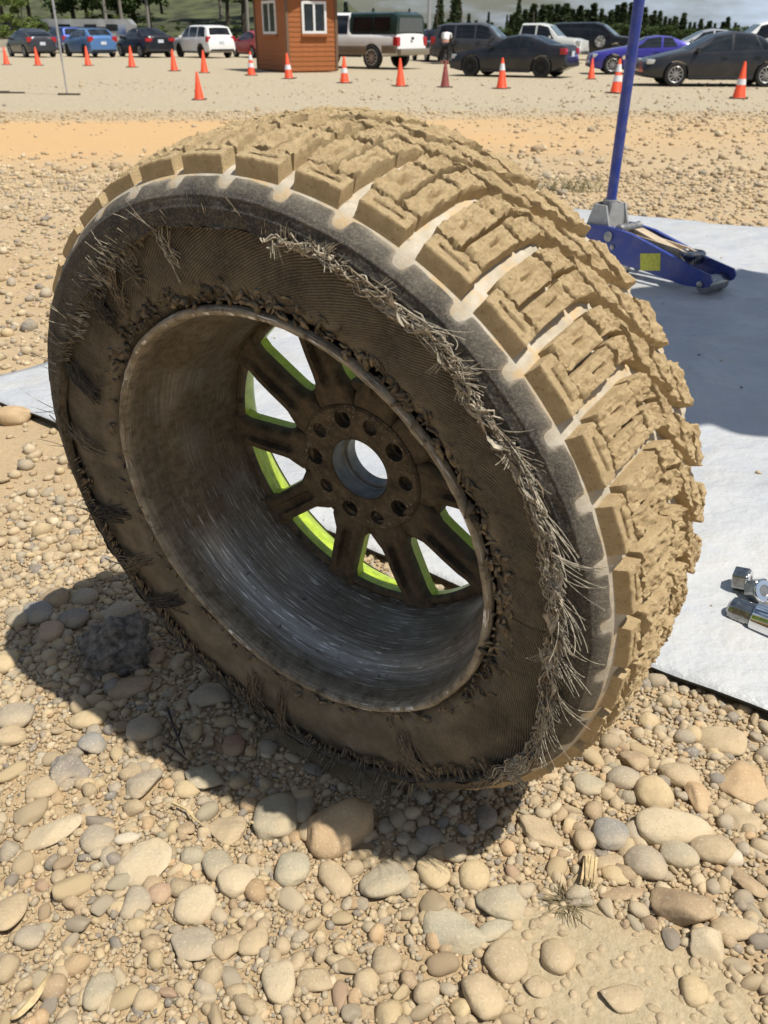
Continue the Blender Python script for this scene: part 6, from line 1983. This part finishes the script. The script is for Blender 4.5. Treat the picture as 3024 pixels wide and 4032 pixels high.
CON = [conifer_meshes(40 + i, .05 + .08 * i) for i in range(4)]
BRO = [broadleaf_meshes(60 + i) for i in range(3)]
SHR = [broadleaf_meshes(80 + i, True, 2200) for i in range(3)]
_mc = {}


def tree(name, label, cat, group, src, x, y, z, h, wide, leafm, barkm):
    key = (id(src), leafm.name, barkm.name)
    if key not in _mc:
        a, b = src[0].copy(), src[1].copy(); a.materials.clear(); b.materials.clear(); a.materials.append(barkm); b.materials.append(leafm); _mc[key] = (a, b)
    t = empty(name, label, cat, group, (x, y, z), rng.uniform(0, 6.28)); t.scale = (h * wide, h * wide, h)
    for nm, me_ in zip(('trunk', 'crown'), _mc[key]):
        o = bpy.data.objects.new(nm, me_); COL.objects.link(o); o.parent = t
    return t


def tree_px(name, label, cat, group, src, px, top, dist, wide, leafm, barkm, base=None):
    p_ = px_depth(px, top, dist)
    z0 = hill_z(p_[0], p_[1]) if base is None else base
    return tree(name, label, cat, group, src, p_[0], p_[1], z0 - .1, max(1.0, p_[2] - z0), wide, leafm, barkm)


# left: yellow-green thicket, broadleaf trees and pale trunks on the slope
for i, (px, top, d) in enumerate([(-60, 0, 90), (30, 40, 88), (95, 20, 90), (150, 55, 88), (60, -30, 98), (190, 80, 90), (-110, 20, 92), (230, 95, 92), (0, 60, 86), (120, 75, 86)]):
    tree_px('bush', f'{(ORD[i] or "first ")}yellow-green bush counted in the thicket behind the charcoal hatchback', 'bush', 'yellow-green bushes behind the hatchback', SHR[i % 3], px, top, d, 1.25, M['leaf_y'] if i % 4 != 3 else M['leaf'], M['bark'], LOT)
for i, (px, top, d) in enumerate([(-60, -300, 118), (60, -260, 124), (150, -330, 118), (235, -300, 112), (300, -230, 124), (360, -300, 118), (420, -260, 114), (480, -320, 122), (545, -280, 116), (610, -200, 130), (870, -260, 122), (930, -320, 116), (1010, -240, 126), (700, -90, 165), (770, -110, 170), (650, -140, 150), (820, -160, 150), (-200, -280, 120), (-330, -300, 122), (-480, -280, 124)]):
    tree_px('broadleaf_tree', f'{(ORD[i] or "first ")}dark green broadleaf tree from the left on the slope', 'tree', 'broadleaf trees on the left slope', BRO[i % 3], px, top, d, 1.05, M['leaf'], M['bark'])
for i, (px, d) in enumerate([(322, 104), (390, 106), (500, 108), (815, 126), (925, 108)]):
    tree_px('bare_trunk', f'{["first", "second", "third", "fourth", "fifth"][i]} tall pale trunk from the left on the slope', 'tree', 'tall pale trunks on the slope', BRO[i % 3], px, -620, d, .45, M['leaf'], M['pale_bark'])
for i, (px, top, d) in enumerate([(280, 60, 100), (330, 75, 99), (390, 70, 101), (450, 85, 100), (510, 80, 103), (560, 95, 104), (620, 100, 106), (560, 60, 112), (640, 86, 114), (470, 50, 112), (700, 95, 116), (880, 85, 108), (830, 96, 112), (760, 100, 118), (250, 50, 106), (360, 40, 110), (930, 90, 106), (420, 30, 116), (520, 40, 118), (600, 70, 124), (660, 60, 135)]):
    tree_px('bush', f'{(ORD[i] or "first ")}green bush counted along the grassy slope behind the parked cars', 'bush', 'bushes on the grassy slope', SHR[i % 3], px, top, d, 1.45, M['leaf'] if i % 3 else M['leaf_y'], M['bark'])
# lone conifers between hut and wagon
for i, (px, top, d, w) in enumerate([(1735, -60, 95, .75), (1800, -110, 90, .85), (1716, 60, 110, 1.0), (1770, 80, 112, 1.0), (1847, 50, 120, 1.0), (1362, 8, 130, 1.1), (1470, 30, 150, .8), (1612, 30, 140, .7), (1633, 60, 150, .8), (1925, 48, 150, .8), (1998, 55, 160, .7), (2046, -12, 140, .9)]):
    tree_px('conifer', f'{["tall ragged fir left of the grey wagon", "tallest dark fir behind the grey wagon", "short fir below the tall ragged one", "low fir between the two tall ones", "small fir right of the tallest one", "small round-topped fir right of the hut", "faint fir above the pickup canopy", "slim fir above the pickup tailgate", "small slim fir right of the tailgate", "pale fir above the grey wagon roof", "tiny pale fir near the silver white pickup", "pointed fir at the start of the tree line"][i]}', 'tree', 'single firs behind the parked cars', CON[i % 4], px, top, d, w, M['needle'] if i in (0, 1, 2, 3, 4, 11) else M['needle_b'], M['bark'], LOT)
# tree line, falling away to the right
nth = {}


def ordn(n):
    a = ['', 'first', 'second', 'third', 'fourth', 'fifth', 'sixth', 'seventh', 'eighth', 'ninth', 'tenth', 'eleventh', 'twelfth', 'thirteenth', 'fourteenth', 'fifteenth', 'sixteenth', 'seventeenth', 'eighteenth', 'nineteenth']
    if n < 20: return a[n]
    t = {2: 'twent', 3: 'thirt', 4: 'fort', 5: 'fift', 6: 'sixt'}[n // 10]
    return t + 'ieth' if n % 10 == 0 else t + 'y-' + a[n % 10]


for px in np.concatenate([np.arange(1600, 3160, 17), np.arange(3170, 3800, 36)]):
    top = np.interp(px, [1600, 1960, 2040, 2080, 2150, 2300, 2400, 2460, 2560, 2700, 2850, 3160], [92, 84, 62, 18, 14, 26, 30, 10, 52, 70, 92, 102]) + rng.normal(0, 11)
    d = 150 if px < 2060 else 118 + .028 * (px - 2060)
    k = px > 2060; zn = (1 if px < 2480 else 2) if k else 0; nth[zn] = nth.get(zn, 0) + 1; od = ordn(nth[zn])
    tree_px('conifer', (f'{od} dark fir from the left in the dense line behind the black wagon' if px < 2480 else f'{od} dark fir from the left in the low line above the slate sedan') if k else f'{od} low hazy tree from the left in the distant line behind the trucks', 'tree',
            ('firs of the dense tree line' if px < 2480 else 'firs of the low tree line') if k else 'distant hazy trees', CON[int(rng.integers(0, 4))] if (k or rng.uniform() < .5) else BRO[int(rng.integers(0, 3))], px + rng.uniform(-8, 8), top, d + rng.uniform(-6, 6), rng.uniform(1.25, 1.75), M['needle'] if k else M['leaf'], M['bark'], LOT)
for i, px in enumerate(np.arange(1620, 3160, 38)):
    k = px > 2060
    top = (np.interp(px, [1600, 2060, 2090, 2480, 2800, 3160], [112, 108, 84, 88, 106, 116])) + rng.normal(0, 6)
    tree_px('bush', (f'{ordn(i - 11)} undergrowth tree from the left at the foot of the firs' if i > 11 else 'undergrowth tree') if k else f'{ordn(i + 1)} low green bush from the left on the horizon behind the trucks', 'tree' if k else 'bush', 'undergrowth along the fir line' if k else 'bushes on the horizon', SHR[i % 3] if not k else BRO[i % 3], px, top, 112 if k else 105, 1.4 if k else 2.4, M['leaf'], M['bark'], LOT)
# dry weeds at the end of the tarp
c = px_ground(2245, 745); z0 = float(gz(c[0], c[1]))
mb = MB()
for i in range(160):
    a = rng.uniform(0, 6.28); ln = rng.uniform(.04, .11); p0 = AV([rng.normal(0, .09), rng.normal(0, .04), 0])
    d_ = AV([math.cos(a) * .5, math.sin(a) * .5, .8])
    mb.tube([p0, p0 + d_ * ln * .6, p0 + d_ * ln * AV([1.3, 1.3, .9])], [.0012, .001, .0004], 3, cap=False)
tag(mb.build('weed_tuft', M['drab_grass'], None, loc=(c[0], c[1], z0)), 'dull green weed tuft on the dirt beyond the tarp', 'grass', kind='stuff')
